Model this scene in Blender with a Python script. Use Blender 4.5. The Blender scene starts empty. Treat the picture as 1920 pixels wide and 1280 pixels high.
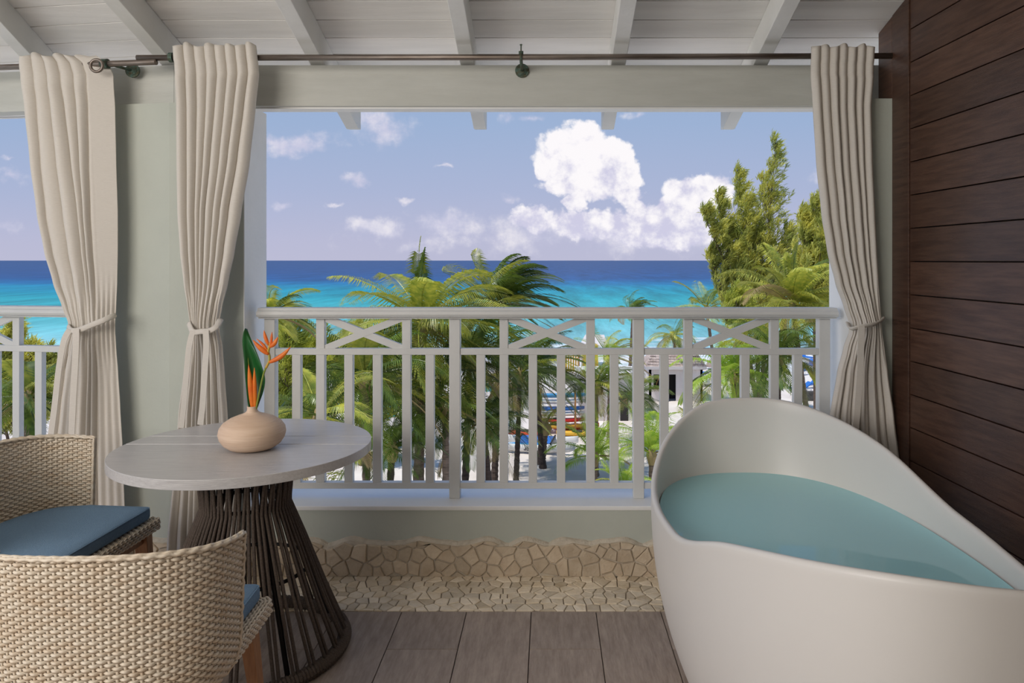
import bpy, math, random
from mathutils import Vector, Matrix, noise as mnoise
from math import sin, cos, pi, sqrt, radians

sc = bpy.context.scene
COL = sc.collection
PX, PY, F = 1030.0, 488.0, 1400.0
HC = 1.4            # eye height above the balcony floor
GZ = -9.6           # beach level below the balcony floor

# ------------------------------------------------------------------ camera
cd = bpy.data.cameras.new('camera')
cam = bpy.data.objects.new('camera', cd); COL.objects.link(cam)
cam.location = (0, 0, HC); cam.rotation_euler = (pi/2, 0, 0)
cd.sensor_fit = 'HORIZONTAL'; cd.sensor_width = 36.0
cd.lens = F/1920*36.0
cd.shift_x = -(PX-960)/1920.0
cd.shift_y = -(640-PY)/1920.0
cd.clip_start = 0.05; cd.clip_end = 60000
sc.camera = cam

# ------------------------------------------------------------------ view
vs = sc.view_settings
vs.view_transform = 'Standard'; vs.look = 'None'; vs.gamma = 1.0
vs.use_curve_mapping = False; vs.exposure = 0.0

# ------------------------------------------------------------------ world: summer sky with cumulus
def build_world():
    w = bpy.data.worlds.new('sky'); sc.world = w; w.use_nodes = True
    nt = w.node_tree; N = nt.nodes; L = nt.links; N.clear()
    def node(t, **k):
        n = N.new(t)
        for a, b in k.items(): setattr(n, a, b)
        return n
    def math_(op, a, b=None, c=None, clamp=False):
        n = node('ShaderNodeMath', operation=op, use_clamp=clamp)
        for i, v in enumerate((a, b, c)):
            if v is None: continue
            if isinstance(v, (int, float)): n.inputs[i].default_value = v
            else: L.new(v, n.inputs[i])
        return n.outputs[0]
    def maprange(v, a, b, c=0., d=1., smooth=True):
        n = node('ShaderNodeMapRange', interpolation_type='SMOOTHSTEP' if smooth else 'LINEAR')
        L.new(v, n.inputs[0])
        for i, x in enumerate((a, b, c, d)): n.inputs[i+1].default_value = x
        return n.outputs[0]
    def mix(f, a, b):
        n = node('ShaderNodeMix', data_type='RGBA')
        if isinstance(f, (int, float)): n.inputs[0].default_value = f
        else: L.new(f, n.inputs[0])
        for i, v in ((6, a), (7, b)):
            if isinstance(v, tuple): n.inputs[i].default_value = (*v, 1)
            else: L.new(v, n.inputs[i])
        return n.outputs[2]
    tc = node('ShaderNodeTexCoord'); sp = node('ShaderNodeSeparateXYZ'); L.new(tc.outputs['Generated'], sp.inputs[0])
    dx, dy, dz = sp.outputs
    ay = math_('MAXIMUM', math_('ABSOLUTE', dy), 0.12)
    u = math_('DIVIDE', dx, ay); v = math_('DIVIDE', dz, ay)
    cb = node('ShaderNodeCombineXYZ'); L.new(u, cb.inputs[0]); L.new(v, cb.inputs[1]); L.new(math_('MULTIPLY', dy, 0.0), cb.inputs[2])
    UV = cb.outputs[0]
    def noise(scale, detail, rough, vec=UV, col=False, dist=0.):
        n = node('ShaderNodeTexNoise'); n.inputs['Scale'].default_value = scale
        n.inputs['Detail'].default_value = detail; n.inputs['Roughness'].default_value = rough
        n.inputs['Distortion'].default_value = dist
        L.new(vec, n.inputs['Vector']); return n.outputs[1 if col else 0]
    def vmath(op, a, b):
        n = node('ShaderNodeVectorMath', operation=op)
        for i, x in enumerate((a, b)):
            if x is None: continue
            if isinstance(x, tuple): n.inputs[i].default_value = x
            else: L.new(x, n.inputs[i])
        return n
    def warped(scale, amp, det=4):
        c = vmath('SUBTRACT', noise(scale, det, .55, col=True), (.5, .5, .5)).outputs[0]
        c = vmath('MULTIPLY', c, (amp, amp, 0)).outputs[0]
        return c
    W = vmath('ADD', UV, warped(14, .045)).outputs[0]
    W = vmath('ADD', W, warped(55, .018, 3)).outputs[0]
    # (px, py, rx, ry, strength) of each cloud, as directions from the balcony
    crisp = [(1082,292,80,58,1.),(1060,300,60,45,1.),(1092,256,34,34,.95),(1148,296,42,42,1.),(1128,340,70,40,1.),(1175,330,34,34,.9),
             (1078,378,26,20,.95),(1040,345,40,22,.6),(1190,392,28,22,.8),(1240,412,55,40,.9),(1300,380,58,50,1.),(1338,364,44,40,1.),(1280,420,90,36,.9),
             (1180,425,60,28,.7),(1000,412,46,24,.85),(1085,420,60,28,.8),(1020,318,24,20,.8),(1110,312,60,50,1.),(1168,362,40,30,.95),(1150,280,30,28,.9),(1075,330,60,40,.9),(1262,392,40,34,.9),(1316,352,30,26,.95),(1130,420,50,26,.7),(1230,440,90,30,.7)]
    soft = [(560,268,82,26,.85),(520,262,50,20,.8),(668,334,42,15,.8),(530,384,24,11,.85),(720,238,62,38,.7),(700,222,48,22,.7),
            (700,422,62,22,.8),(835,418,80,32,.8),(950,376,34,12,.6),(995,222,30,16,.6),(955,216,22,14,.5),(625,380,16,5,.6),(755,378,12,7,.7),
            (840,314,12,6,.6),(1000,440,120,40,.5),(1200,440,190,45,.6),(30,330,26,20,.7),(5,425,36,24,.6),(18,300,14,8,.6),(1330,440,60,60,.5),
            (800,450,160,22,.35),(420,300,60,30,.8),(260,380,70,30,.8),(1560,330,50,20,.5),(1660,240,70,30,.7),(1800,380,120,50,.8),(1200,210,30,8,.4),
            (-200,300,90,40,.8),(-400,200,120,50,.7),(2200,250,120,60,.8),(900,-60,200,50,.6),(300,-200,200,60,.6),(1600,-150,240,60,.6)]
    def acc(lst):
        cur = None
        for (px, py, rx, ry, s) in lst:
            c = ((px-PX)/F, (PY-py)/F, 0)
            d = vmath('SUBTRACT', W, c).outputs[0]
            d = vmath('MULTIPLY', d, (F/rx, F/ry, 0)).outputs[0]
            ln = vmath('LENGTH', d, None).outputs['Value']
            val = math_('MULTIPLY', math_('SUBTRACT', 1.25, ln, clamp=False), s)
            cur = val if cur is None else math_('MAXIMUM', cur, val)
        return cur
    A = acc(crisp); B = acc(soft)
    n1 = noise(30, 8, .6)
    n2 = noise(16, 8, .62)
    dA = maprange(math_('ADD', A, math_('MULTIPLY', math_('SUBTRACT', n1, .5), .9)), .16, .42)
    dB = math_('MULTIPLY', maprange(math_('ADD', B, math_('MULTIPLY', math_('SUBTRACT', n2, .5), 2.0)), .12, .85), .92)
    # base gradient by elevation
    ramp = node('ShaderNodeValToRGB'); L.new(maprange(v, -.02, 1.0, 0, 1, False), ramp.inputs[0])
    cr = ramp.color_ramp
    cr.elements[0].position = 0.0; cr.elements[0].color = (.51, .51, .66, 1)
    cr.elements[1].position = 1.0; cr.elements[1].color = (.14, .27, .58, 1)
    for p, c in ((.045, (.49, .50, .67)), (.11, (.41, .47, .67)), (.20, (.335, .445, .66)), (.42, (.25, .38, .62))):
        e = cr.elements.new(p); e.color = (*c, 1)
    sky = ramp.outputs[0]
    # cloud shade: bright billows, lilac bases
    shade = maprange(math_('ADD', math_('MULTIPLY', n1, 1.7), math_('MULTIPLY', v, 2.8)), .80, 1.25)
    ccA = mix(shade, (.62, .61, .78), (.98, .95, .97))
    ccB = mix(maprange(n2, .4, .7), (.60, .60, .76), (.86, .83, .88))
    c1 = mix(dB, sky, ccB); c2 = mix(dA, c1, ccA)
    below = maprange(dz, -.03, -.004)
    c3 = mix(below, (.35, .42, .45), c2)
    bg = node('ShaderNodeBackground'); L.new(c3, bg.inputs[0]); bg.inputs[1].default_value = 1.0
    out = node('ShaderNodeOutputWorld'); L.new(bg.outputs[0], out.inputs[0])
build_world()

# ------------------------------------------------------------------ sun and added fill light
sd = bpy.data.lights.new('sun', 'SUN'); sd.energy = 3.4; sd.angle = radians(.6); sd.color = (1, .96, .88)
so = bpy.data.objects.new('sun', sd); COL.objects.link(so)
SUN_DIR = Vector((-.32, -.16, .93)).normalized()       # towards the sun: high, behind and left of the viewer
so.rotation_euler = SUN_DIR.to_track_quat('Z', 'Y').to_euler(); so.location = (0, -5, 12)
ad = bpy.data.lights.new('room_fill', 'AREA'); ad.shape = 'RECTANGLE'; ad.size = 3.0; ad.size_y = 1.6; ad.energy = 118; ad.color = (1, .93, .86)  # unseen area lamp added behind the viewer to brighten the balcony
ao = bpy.data.objects.new('room_fill', ad); COL.objects.link(ao)
ao.location = (-2.9, -.9, 2.1); ao.rotation_euler = (Vector((.1, 3.2, 1.0))-ao.location).to_track_quat('-Z', 'Y').to_euler()

# ------------------------------------------------------------------ helpers
def P(px, py, z):
    return Vector(((px-PX)/F*z, z, HC-(py-PY)/F*z))
def HX(px, z): return (px-PX)/F*z

class MB:
    def __init__(s): s.v = []; s.f = []
    def add(s, vs, fs):
        o = len(s.v); s.v += [tuple(p) for p in vs]; s.f += [tuple(i+o for i in f) for f in fs]; return s
    def box(s, a, b):
        x0, y0, z0 = a; x1, y1, z1 = b
        return s.add([(x0,y0,z0),(x1,y0,z0),(x1,y1,z0),(x0,y1,z0),(x0,y0,z1),(x1,y0,z1),(x1,y1,z1),(x0,y1,z1)],
                     [(0,3,2,1),(4,5,6,7),(0,1,5,4),(1,2,6,5),(2,3,7,6),(3,0,4,7)])
    def hexa(s, b, t):     # 4 bottom, 4 top points (ccw from above)
        return s.add(list(b)+list(t), [(0,3,2,1),(4,5,6,7),(0,1,5,4),(1,2,6,5),(2,3,7,6),(3,0,4,7)])
    def rings(s, R, close=True, cap=True):
        n = len(R[0]); o = len(s.v)
        for r in R: s.v += [tuple(p) for p in r]
        for i in range(len(R)-1):
            for j in range(n if close else n-1):
                k = (j+1) % n
                s.f.append((o+i*n+j, o+i*n+k, o+(i+1)*n+k, o+(i+1)*n+j))
        if cap:
            s.f.append(tuple(o+j for j in reversed(range(n)))); e = o+(len(R)-1)*n
            s.f.append(tuple(e+j for j in range(n)))
        return s
    def tube(s, pts, r, n=8, up=None, rz=None, cap=True):
        pts = [Vector(p) for p in pts]; R = []
        prev = None
        for i, p in enumerate(pts):
            d = (pts[min(i+1, len(pts)-1)]-pts[max(i-1, 0)]).normalized()
            if prev is None:
                a = Vector(up) if up else (Vector((0,0,1)) if abs(d.z) < .9 else Vector((1,0,0)))
            else: a = prev
            x = (a-d*a.dot(d)).normalized(); y = d.cross(x); prev = x
            rr = r[i] if isinstance(r, (list, tuple)) else r
            r2 = rr if rz is None else (rz[i] if isinstance(rz, (list, tuple)) else rz)
            R.append([p+x*(rr*cos(2*pi*k/n))+y*(r2*sin(2*pi*k/n)) for k in range(n)])
        return s.rings(R, True, cap)
    def lathe(s, prof, c=(0,0,0), n=48, cap=True):
        c = Vector(c)
        return s.rings([[c+Vector((r*cos(2*pi*k/n), r*sin(2*pi*k/n), h)) for k in range(n)] for r, h in prof], True, cap)
    def prism(s, poly, fn0, fn1):   # poly list of 2d; fn maps to 3d
        n = len(poly); a = [fn0(p) for p in poly]; b = [fn1(p) for p in poly]
        return s.add(a+b, [tuple(range(n))[::-1], tuple(range(n, 2*n))]+[(i, (i+1) % n, n+(i+1) % n, n+i) for i in range(n)])
    def mesh(s, name, mat, smooth=False, off=(0,0,0)):
        m = bpy.data.meshes.new(name)
        ox, oy, oz = off
        m.from_pydata([(x-ox, y-oy, z-oz) for x, y, z in s.v], [], s.f)
        if mat: m.materials.append(mat)
        if smooth: m.polygons.foreach_set('use_smooth', [True]*len(m.polygons))
        m.update(); return m

def tag(o, label=None, cat=None, group=None, kind=None):
    if label: o['label'] = label
    if cat: o['category'] = cat
    if group: o['group'] = group
    if kind: o['kind'] = kind
    return o
def thing(name, label, cat, loc, group=None, rz=0):
    o = bpy.data.objects.new(name, None); COL.objects.link(o); o.location = loc; o.rotation_euler = (0, 0, rz)
    o.empty_display_size = .1
    return tag(o, label, cat, group)
def part(name, mb, mat, parent=None, smooth=False, world=True, bevel=0, kind=None, label=None, sharp=None):
    off = (0,0,0)
    if parent is not None and world:
        q = parent; off = Vector((0,0,0))
        while q is not None: off = off+Vector(q.location); q = q.parent
    me = mb if isinstance(mb, bpy.types.Mesh) else mb.mesh(name, mat, smooth, off)
    o = bpy.data.objects.new(name, me); COL.objects.link(o)
    if parent is not None: o.parent = parent
    if bevel:
        b = o.modifiers.new('bevel', 'BEVEL'); b.width = bevel; b.segments = 2; b.limit_method = 'ANGLE'; b.angle_limit = radians(40)
    if kind: o['kind'] = kind
    if label: o['label'] = label
    return o
def solo(name, mb, mat, label, cat, smooth=False, bevel=0, kind=None, group=None, loc=None):
    me = mb.mesh(name, mat, smooth, loc or (0,0,0)); o = bpy.data.objects.new(name, me); COL.objects.link(o)
    if loc: o.location = loc
    if bevel:
        b = o.modifiers.new('bevel', 'BEVEL'); b.width = bevel; b.segments = 2; b.limit_method = 'ANGLE'
    return tag(o, label, cat, group, kind)

# ------------------------------------------------------------------ materials
def lin(r, g, b):
    f = lambda c: (c/255/12.92) if c/255 <= .04045 else ((c/255+.055)/1.055)**2.4
    return (f(r), f(g), f(b))
def mat(name, col, rough=.6, col2=None, nscale=8., stretch=(1,1,1), detail=4, bump=0., bscale=None, metal=0., spec=.5, rand=0., trans=0., contrast=(.35,.65), bstretch=None, coat=0., nrough=.55):
    m = bpy.data.materials.new(name); m.use_nodes = True
    nt = m.node_tree; N = nt.nodes; L = nt.links
    bs = N['Principled BSDF']; bs.inputs['Roughness'].default_value = rough; bs.inputs['Metallic'].default_value = metal
    bs.inputs['Specular IOR Level'].default_value = spec; bs.inputs['Coat Weight'].default_value = coat; bs.inputs['Coat Roughness'].default_value = .15
    bs.inputs['Base Color'].default_value = (*col, 1)
    tc = N.new('ShaderNodeTexCoord')
    src = None
    if col2 is not None:
        mp = N.new('ShaderNodeMapping'); mp.inputs['Scale'].default_value = stretch
        L.new(tc.outputs['Object'], mp.inputs[0])
        no = N.new('ShaderNodeTexNoise'); no.inputs['Scale'].default_value = nscale; no.inputs['Detail'].default_value = detail; no.inputs['Roughness'].default_value = nrough
        L.new(mp.outputs[0], no.inputs['Vector'])
        if rand:
            oi = N.new('ShaderNodeObjectInfo'); ad_ = N.new('ShaderNodeVectorMath'); sc_ = N.new('ShaderNodeVectorMath'); sc_.operation = 'SCALE'
            cbx = N.new('ShaderNodeCombineXYZ')
            for i in range(3): L.new(oi.outputs['Random'], cbx.inputs[i])
            L.new(cbx.outputs[0], sc_.inputs[0]); sc_.inputs['Scale'].default_value = 37
            L.new(mp.outputs[0], ad_.inputs[0]); L.new(sc_.outputs[0], ad_.inputs[1]); L.new(ad_.outputs[0], no.inputs['Vector'])
        mr = N.new('ShaderNodeMapRange'); mr.inputs[1].default_value = contrast[0]; mr.inputs[2].default_value = contrast[1]
        L.new(no.outputs[0], mr.inputs[0])
        mx = N.new('ShaderNodeMix'); mx.data_type = 'RGBA'; mx.inputs[6].default_value = (*col, 1); mx.inputs[7].default_value = (*col2, 1)
        L.new(mr.outputs[0], mx.inputs[0]); src = mx.outputs[2]
    if rand:
        oi = N.new('ShaderNodeObjectInfo'); mr = N.new('ShaderNodeMapRange'); mr.inputs[3].default_value = 1-rand; mr.inputs[4].default_value = 1+rand
        L.new(oi.outputs['Random'], mr.inputs[0])
        hs = N.new('ShaderNodeHueSaturation'); L.new(mr.outputs[0], hs.inputs['Value'])
        if src: L.new(src, hs.inputs['Color'])
        else: hs.inputs['Color'].default_value = (*col, 1)
        src = hs.outputs[0]
    if src: L.new(src, bs.inputs['Base Color'])
    if bump:
        mp = N.new('ShaderNodeMapping'); mp.inputs['Scale'].default_value = bstretch or stretch
        L.new(tc.outputs['Object'], mp.inputs[0])
        no = N.new('ShaderNodeTexNoise'); no.inputs['Scale'].default_value = bscale or nscale; no.inputs['Detail'].default_value = 5
        L.new(mp.outputs[0], no.inputs['Vector'])
        bp = N.new('ShaderNodeBump'); bp.inputs['Strength'].default_value = bump; bp.inputs['Distance'].default_value = .01
        L.new(no.outputs[0], bp.inputs['Height']); L.new(bp.outputs[0], bs.inputs['Normal'])
    if trans:
        tr = N.new('ShaderNodeBsdfTranslucent'); ms = N.new('ShaderNodeMixShader'); ms.inputs[0].default_value = trans
        if src: L.new(src, tr.inputs[0])
        else: tr.inputs[0].default_value = (*col, 1)
        L.new(bs.outputs[0], ms.inputs[1]); L.new(tr.outputs[0], ms.inputs[2]); L.new(ms.outputs[0], N['Material Output'].inputs[0])
    return m

M = {}
M['sage'] = mat('sage_paint', (.52,.545,.48), .75, (.485,.51,.45), 3, bump=.12, bscale=90)
M['white'] = mat('white_paint_reveal_light', (.87,.87,.85), .5, (.83,.83,.81), 5, bump=.08, bscale=60)  # paint of sill and strip; on the reveals it stands for sky light
M['rail'] = mat('rail_paint', (.68,.68,.66), .42, (.64,.64,.62), 7, bump=.06, bscale=80)
M['beam'] = mat('beam_paint', (.56,.565,.52), .6, (.52,.525,.48), 4, (1,1,6), bump=.15, bscale=40, bstretch=(.3,1,6))
M['board'] = mat('ceiling_board_paint', (.88,.86,.83), .55, (.80,.78,.75), 3, (.5,6,6), bump=.15, bscale=30, bstretch=(.3,6,1), rand=.04)
M['rafter'] = mat('rafter_paint', (.76,.76,.74), .5, (.70,.70,.67), 5, bump=.1, bscale=40)
M['rod'] = mat('bronze_rod', (.16,.125,.10), .45, (.27,.23,.20), 12, (.4,3,3), metal=.8, bump=.1)
M['verdigris'] = mat('verdigris_brass', (.10,.09,.05), .6, (.10,.17,.14), 60, metal=.5, bump=.5, bscale=150)
M['curtain'] = mat('cream_linen', (.79,.74,.67), .9, (.74,.69,.62), 60, (1,1,12), bump=.2, bscale=400, trans=.14, spec=.15)
M['wood_wall'] = mat('dark_wood', (.060,.028,.018), .34, (.105,.053,.034), 5, (1,1.2,14), detail=8, bump=.2, bscale=12, bstretch=(1,2,60), rand=.22, spec=.5)
M['gap'] = mat('dark_gap', (.012,.007,.005), .9)
M['tile'] = mat('wood_look_tile', (.27,.205,.158), .5, (.41,.325,.26), 9, (5,.8,1), detail=9, bump=.18, bscale=22, bstretch=(6,.7,1), rand=.10, nrough=.7)
M['grout'] = mat('grout', (.07,.055,.045), .9)
M['mortar'] = mat('mortar', (.66,.58,.47), .9, (.54,.47,.37), 30, bump=.4, bscale=120)
M['mortar_floor'] = mat('floor_mortar', (.30,.24,.17), .9, (.22,.18,.13), 30, bump=.3, bscale=120)
M['stone'] = mat('coral_stone', (.62,.51,.375), .75, (.50,.385,.265), 14, rand=.13, bump=.5, bscale=60, contrast=(.4,.75))
M['stone_floor'] = mat('cream_stone', (.80,.69,.53), .6, (.62,.49,.32), 9, rand=.2, bump=.4, bscale=70, contrast=(.4,.7))
M['tub'] = mat('matte_white_stone_resin', (.73,.70,.655), .38, (.715,.685,.64), 2, spec=.4)
M['rope'] = mat('brown_cord', (.15,.11,.085), .8, (.10,.075,.055), 200, bump=.8, bscale=420)
M['frame'] = mat('dark_metal', (.012,.011,.010), .5)
M['greywood'] = mat('grey_washed_wood', (.58,.56,.545), .28, (.47,.45,.44), 9, (.8,14,14), detail=9, bump=.15, bscale=12, bstretch=(1,20,20), rand=.03, nrough=.7)
M['teak'] = mat('teak', (.40,.195,.085), .5, (.30,.135,.055), 10, (12,12,1), detail=6, bump=.1, rand=.08)
M['wicker'] = mat('cream_wicker', (.76,.67,.54), .42, (.66,.53,.385), 16, (1,1,3.5), detail=5, contrast=(.42,.66), nrough=.65)
M['cushion'] = mat('blue_canvas', (.21,.33,.47), .9, (.17,.275,.405), 300, detail=2, bump=.5, bscale=600, spec=.2)
M['vase'] = mat('pale_turned_wood', (.72,.54,.40), .6, (.62,.44,.31), 5, (1,1,10), bump=.3, bscale=9, bstretch=(1,1,22))
M['leaf'] = mat('glossy_leaf', (.012,.085,.018), .3, (.02,.13,.03), 20, (1,1,.2), trans=.1, bump=.2, bscale=30, bstretch=(1,1,.15))
M['bract'] = mat('orange_bract', (.85,.16,.02), .45, (.95,.30,.03), 18, trans=.2)
M['stem'] = mat('stem', (.80,.36,.05), .45, (.35,.34,.05), 12)
M['stem_green'] = mat('stem_green', (.22,.28,.04), .45)
# landscape
M['sand'] = mat('sand', (.80,.74,.68), .95, (.66,.58,.52), .35, detail=9, bump=1., bscale=3)
M['palm_green'] = mat('palm_green', (.19,.27,.035), .38, (.085,.14,.02), 5, rand=.35, trans=.28)
M['palm_yellow'] = mat('palm_yellow_green', (.60,.56,.08), .38, (.27,.33,.04), 5, rand=.3, trans=.3)
M['palm_dark'] = mat('palm_deep_green', (.05,.09,.02), .38, (.12,.17,.03), 5, rand=.35, trans=.22)
M['palm_bright'] = mat('young_palm_green', (.28,.48,.04), .35, (.55,.66,.09), 4, rand=.2, trans=.4)
M['palm_dry'] = mat('palm_dry', (.46,.35,.16), .8, (.42,.30,.13), 1.2, rand=.25, trans=.25)
M['trunk'] = mat('palm_trunk', (.26,.19,.14), .9, (.12,.085,.06), 3, (1,1,5), bump=.8, bscale=9)
M['trunk_dark'] = mat('palm_trunk_dark', (.09,.062,.048), .9, (.045,.03,.024), 3, (1,1,5), bump=.8, bscale=9)
M['casu'] = mat('casuarina_needles', (.80,.74,.15), .6, (.34,.38,.08), .9, trans=.4, detail=6)
M['casu2'] = mat('casuarina_needles_bright', (.62,.62,.09), .6, (.36,.43,.07), .8, trans=.4, detail=6)
M['bark'] = mat('bark', (.16,.11,.08), .9, (.09,.06,.045), 4, bump=.5)

def box_mb(a, b): return MB().box(a, b)

# bend of the left facade: everything left of XB turns away by about nine degrees
XB, ZB, TH = -1.70, 3.38, .150
def bend(p):
    x, y, z = p
    if x >= XB: return Vector((x, y, z))
    return Vector((x, y+(XB-x)*math.tan(TH), z))
def rot_left(p):
    x, y, z = p; dx, dy = x-XB, y-ZB
    return Vector((XB+dx*cos(TH)-dy*sin(TH), ZB+dy*cos(TH)-dx*sin(TH), z))

# ================================================================== STRUCTURE
ZW = 3.34     # face of parapet and columns
# ---- floor
fl = part('floor', MB().box((-3.4,-2.2,-.12), (1.75,2.98,-.006)), M['grout'], kind='structure', label='balcony floor of brown wood-look tiles')
pit = .258; x0t = -.072
tile_cache = {}
for i in range(-13, 7):
    xa = x0t+i*pit; xb = xa+pit
    xa2, xb2 = max(xa, -3.4), min(xb, 1.75)
    if xb2-xa2 < .02: continue
    odd = (i % 2 == 0)
    edges = [2.98]+[(2.69 if odd else 2.40)-k*.58 for k in range(6)]
    for a, b in zip(edges[1:], edges[:-1]):
        if b < .9: break
        part('floor_tile', MB().box((xa2+.0016, a+.0016, -.010), (xb2-.0016, b-.0016, 0)), M['tile'], fl, bevel=.0012)
rest = part('floor_tile', MB().box((-3.4,-2.2,-.010), (1.75,.34,0)), M['tile'], fl)
# floor mosaic band
def voronoi(x0, x1, y0, y1, sp, rng, gap, aniso=1.):
    nx = max(1, int((x1-x0)/sp)); ny = max(1, int((y1-y0)/(sp*aniso)))
    S = {}
    for i in range(-2, nx+2):
        for j in range(-2, ny+2):
            S[(i, j)] = (x0+(i+.5+rng.uniform(-.46, .46)+(.5 if j % 2 else 0))*(x1-x0)/nx, y0+(j+.5+rng.uniform(-.42, .42))*(y1-y0)/ny)
    out = []
    for i in range(-1, nx+1):
        for j in range(-1, ny+1):
            c = S[(i, j)]
            poly = [(x0, y0), (x1, y0), (x1, y1), (x0, y1)]
            for di in range(-2, 3):
                for dj in range(-2, 3):
                    q = S.get((i+di, j+dj))
                    if q is None or (di == 0 and dj == 0): continue
                    mx, my = (c[0]+q[0])/2, (c[1]+q[1])/2; nxv, nyv = q[0]-c[0], q[1]-c[1]
                    l = sqrt(nxv*nxv+nyv*nyv); nxv /= l; nyv /= l
                    lim = nxv*mx+nyv*my-gap
                    new = []
                    for k in range(len(poly)):
                        a, b = poly[k], poly[(k+1) % len(poly)]
                        da = a[0]*nxv+a[1]*nyv-lim; db = b[0]*nxv+b[1]*nyv-lim
                        if da <= 0: new.append(a)
                        if (da < 0) != (db < 0):
                            t = da/(da-db); new.append((a[0]+t*(b[0]-a[0]), a[1]+t*(b[1]-a[1])))
                    poly = new
                    if len(poly) < 3: break
                if len(poly) < 3: break
            if len(poly) < 3: continue
            A = sum(poly[k][0]*poly[(k+1) % len(poly)][1]-poly[(k+1) % len(poly)][0]*poly[k][1] for k in range(len(poly)))/2
            if A < sp*sp*.05: continue
            # drop near-duplicate corners
            pl = [p for k, p in enumerate(poly) if (p[0]-poly[k-1][0])**2+(p[1]-poly[k-1][1])**2 > (sp*.06)**2]
            if len(pl) >= 3: out.append(pl)
    return out
def centroid(pl): return (sum(p[0] for p in pl)/len(pl), sum(p[1] for p in pl)/len(pl))
def stone_mb(pl, fn, h, mb=None):
    mb = mb or MB(); c = centroid(pl); n = len(pl)
    ins = lambda p, k: (c[0]+(p[0]-c[0])*k, c[1]+(p[1]-c[1])*k)
    mb.rings([[fn(p[0], p[1], -.004) for p in pl], [fn(p[0], p[1], h*.6) for p in pl], [fn(*ins(p, .90), h) for p in pl]], True, False)
    o = len(mb.v)-n; mb.f.append(tuple(o+k for k in range(n)))
    return mb
rng = random.Random(5)
fm = part('trim_1', MB().box((-2.9,2.98,-.12), (1.53,3.33,-.004)), M['mortar_floor'], kind='structure', label='mortar bed of the broken-stone floor border')
rest_mb = MB()
ffn = lambda x, y, h: (x, y, -.004+h)
for pl in voronoi(-1.02, .50, 2.984, 3.312, .047, rng, .0021):
    part('mosaic_stone', stone_mb(pl, ffn, .005+rng.uniform(0, .002)), M['stone_floor'], fm)
for a, b in ((-2.9, -1.02), (.50, 1.5)):
    for pl in voronoi(a, b, 2.984, 3.312, .047, rng, .0021): stone_mb(pl, ffn, .006, rest_mb)
part('mosaic_stones', rest_mb, M['stone_floor'], fm, kind='stuff')

# ---- parapet wall, stone skirting, sill
SILL = .3026
XL, XR = -1.368, 1.353
wf = MB(); wf.box((XL-.01, ZW, -.12), (XR+.01, 3.60, SILL-.02))
part('wall_front', wf, M['sage'], kind='structure', label='low sage green parapet wall below the railing')
part('trim_2', box_mb((XL, ZW-.006, SILL-.02), (XR, 3.62, SILL)), M['white'], kind='structure', bevel=.004, label='white painted sill on the parapet wall')
def wave(x): return .133+.026*abs(sin(x*13.5+.8*sin(x*5)))**.8+.005*sin(x*41)
tr = MB(); n = 260; pr = []
xs = [-2.7+(1.5+2.7)*k/n for k in range(n+1)]
front = []; back = []
R = []
for x in xs:
    h = wave(x)
    ring = [bend((x, ZW-.030, 0)), bend((x, ZW-.030, h-.020)), bend((x, ZW-.026, h-.006)), bend((x, ZW-.012, h+.002)), bend((x, ZW+.004, h+.006)), bend((x, ZW+.004, 0))]
    R.append(ring)
tr.rings(R, True, True)
sk = part('trim_3', tr, M['mortar'], kind='structure', smooth=False, label='mortar skirting with wavy top edge, set with broken stones')
for pl in voronoi(-2.7, 1.5, .0, .20, .056, rng, .0026):
    c = centroid(pl)
    lim = wave(c[0])-.004
    if min(p[1] for p in pl) > lim-.014: continue
    pl = [(p[0], min(p[1], wave(p[0])-.007)) for p in pl]
    if max(p[1] for p in pl)-min(p[1] for p in pl) < .018: continue
    wfn = lambda x, y, h: bend((x, ZW-.029-h, y))
    part('wall_stone', stone_mb(pl[::-1], wfn, .007+rng.uniform(0, .004)), M['stone'], sk)

# ---- columns
CT = 2.105
c1 = MB()
c1.box((XB, ZW, -.12), (XL, 3.60, CT))
cb = [bend((-2.07, ZW, -.12)), bend((XB, ZW, -.12)), bend((XB, 3.60, -.12)), bend((-2.07, 3.60, -.12))]
c1.hexa(cb, [Vector((p.x, p.y, CT)) for p in cb])
part('wall_left', c1, M['sage'], kind='structure', label='sage green column wall between the two openings')
part('wall_corner', box_mb((XR, 3.25, -.12), (1.50, 3.60, CT)), M['sage'], kind='structure', bevel=.002, label='sage green column at the right end of the railing').name = 'wall_front_right'
# reveals are part of the sage columns; sky light is painted on as white
part('trim_4', box_mb((XL, ZW, SILL), (XL+.004, 3.60, CT)), M['white'], kind='structure', label='reveal of the left column, sky light painted on as white')
part('trim_5', box_mb((XR-.004, 3.251, SILL), (XR, 3.60, CT)), M['white'], kind='structure', label='reveal of the right column, sky light painted on as white')
# left bay parapet
lp = [bend((-3.6, ZW, -.12)), bend((-2.07, ZW, -.12)), bend((-2.07, 3.60, -.12)), bend((-3.6, 3.60, -.12))]
part('wall_side', MB().hexa(lp, [Vector((p.x, p.y, SILL)) for p in lp]), M['sage'], kind='structure', label='low parapet wall of the left bay')

# unseen room wall behind the viewer, added to keep out sky light
part('wall_back', box_mb((-4.2, -2.32, -.12), (1.75, -2.2, 4.2)), M['sage'], kind='structure', label='unseen room wall behind the viewer, added to block sky light')
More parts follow.
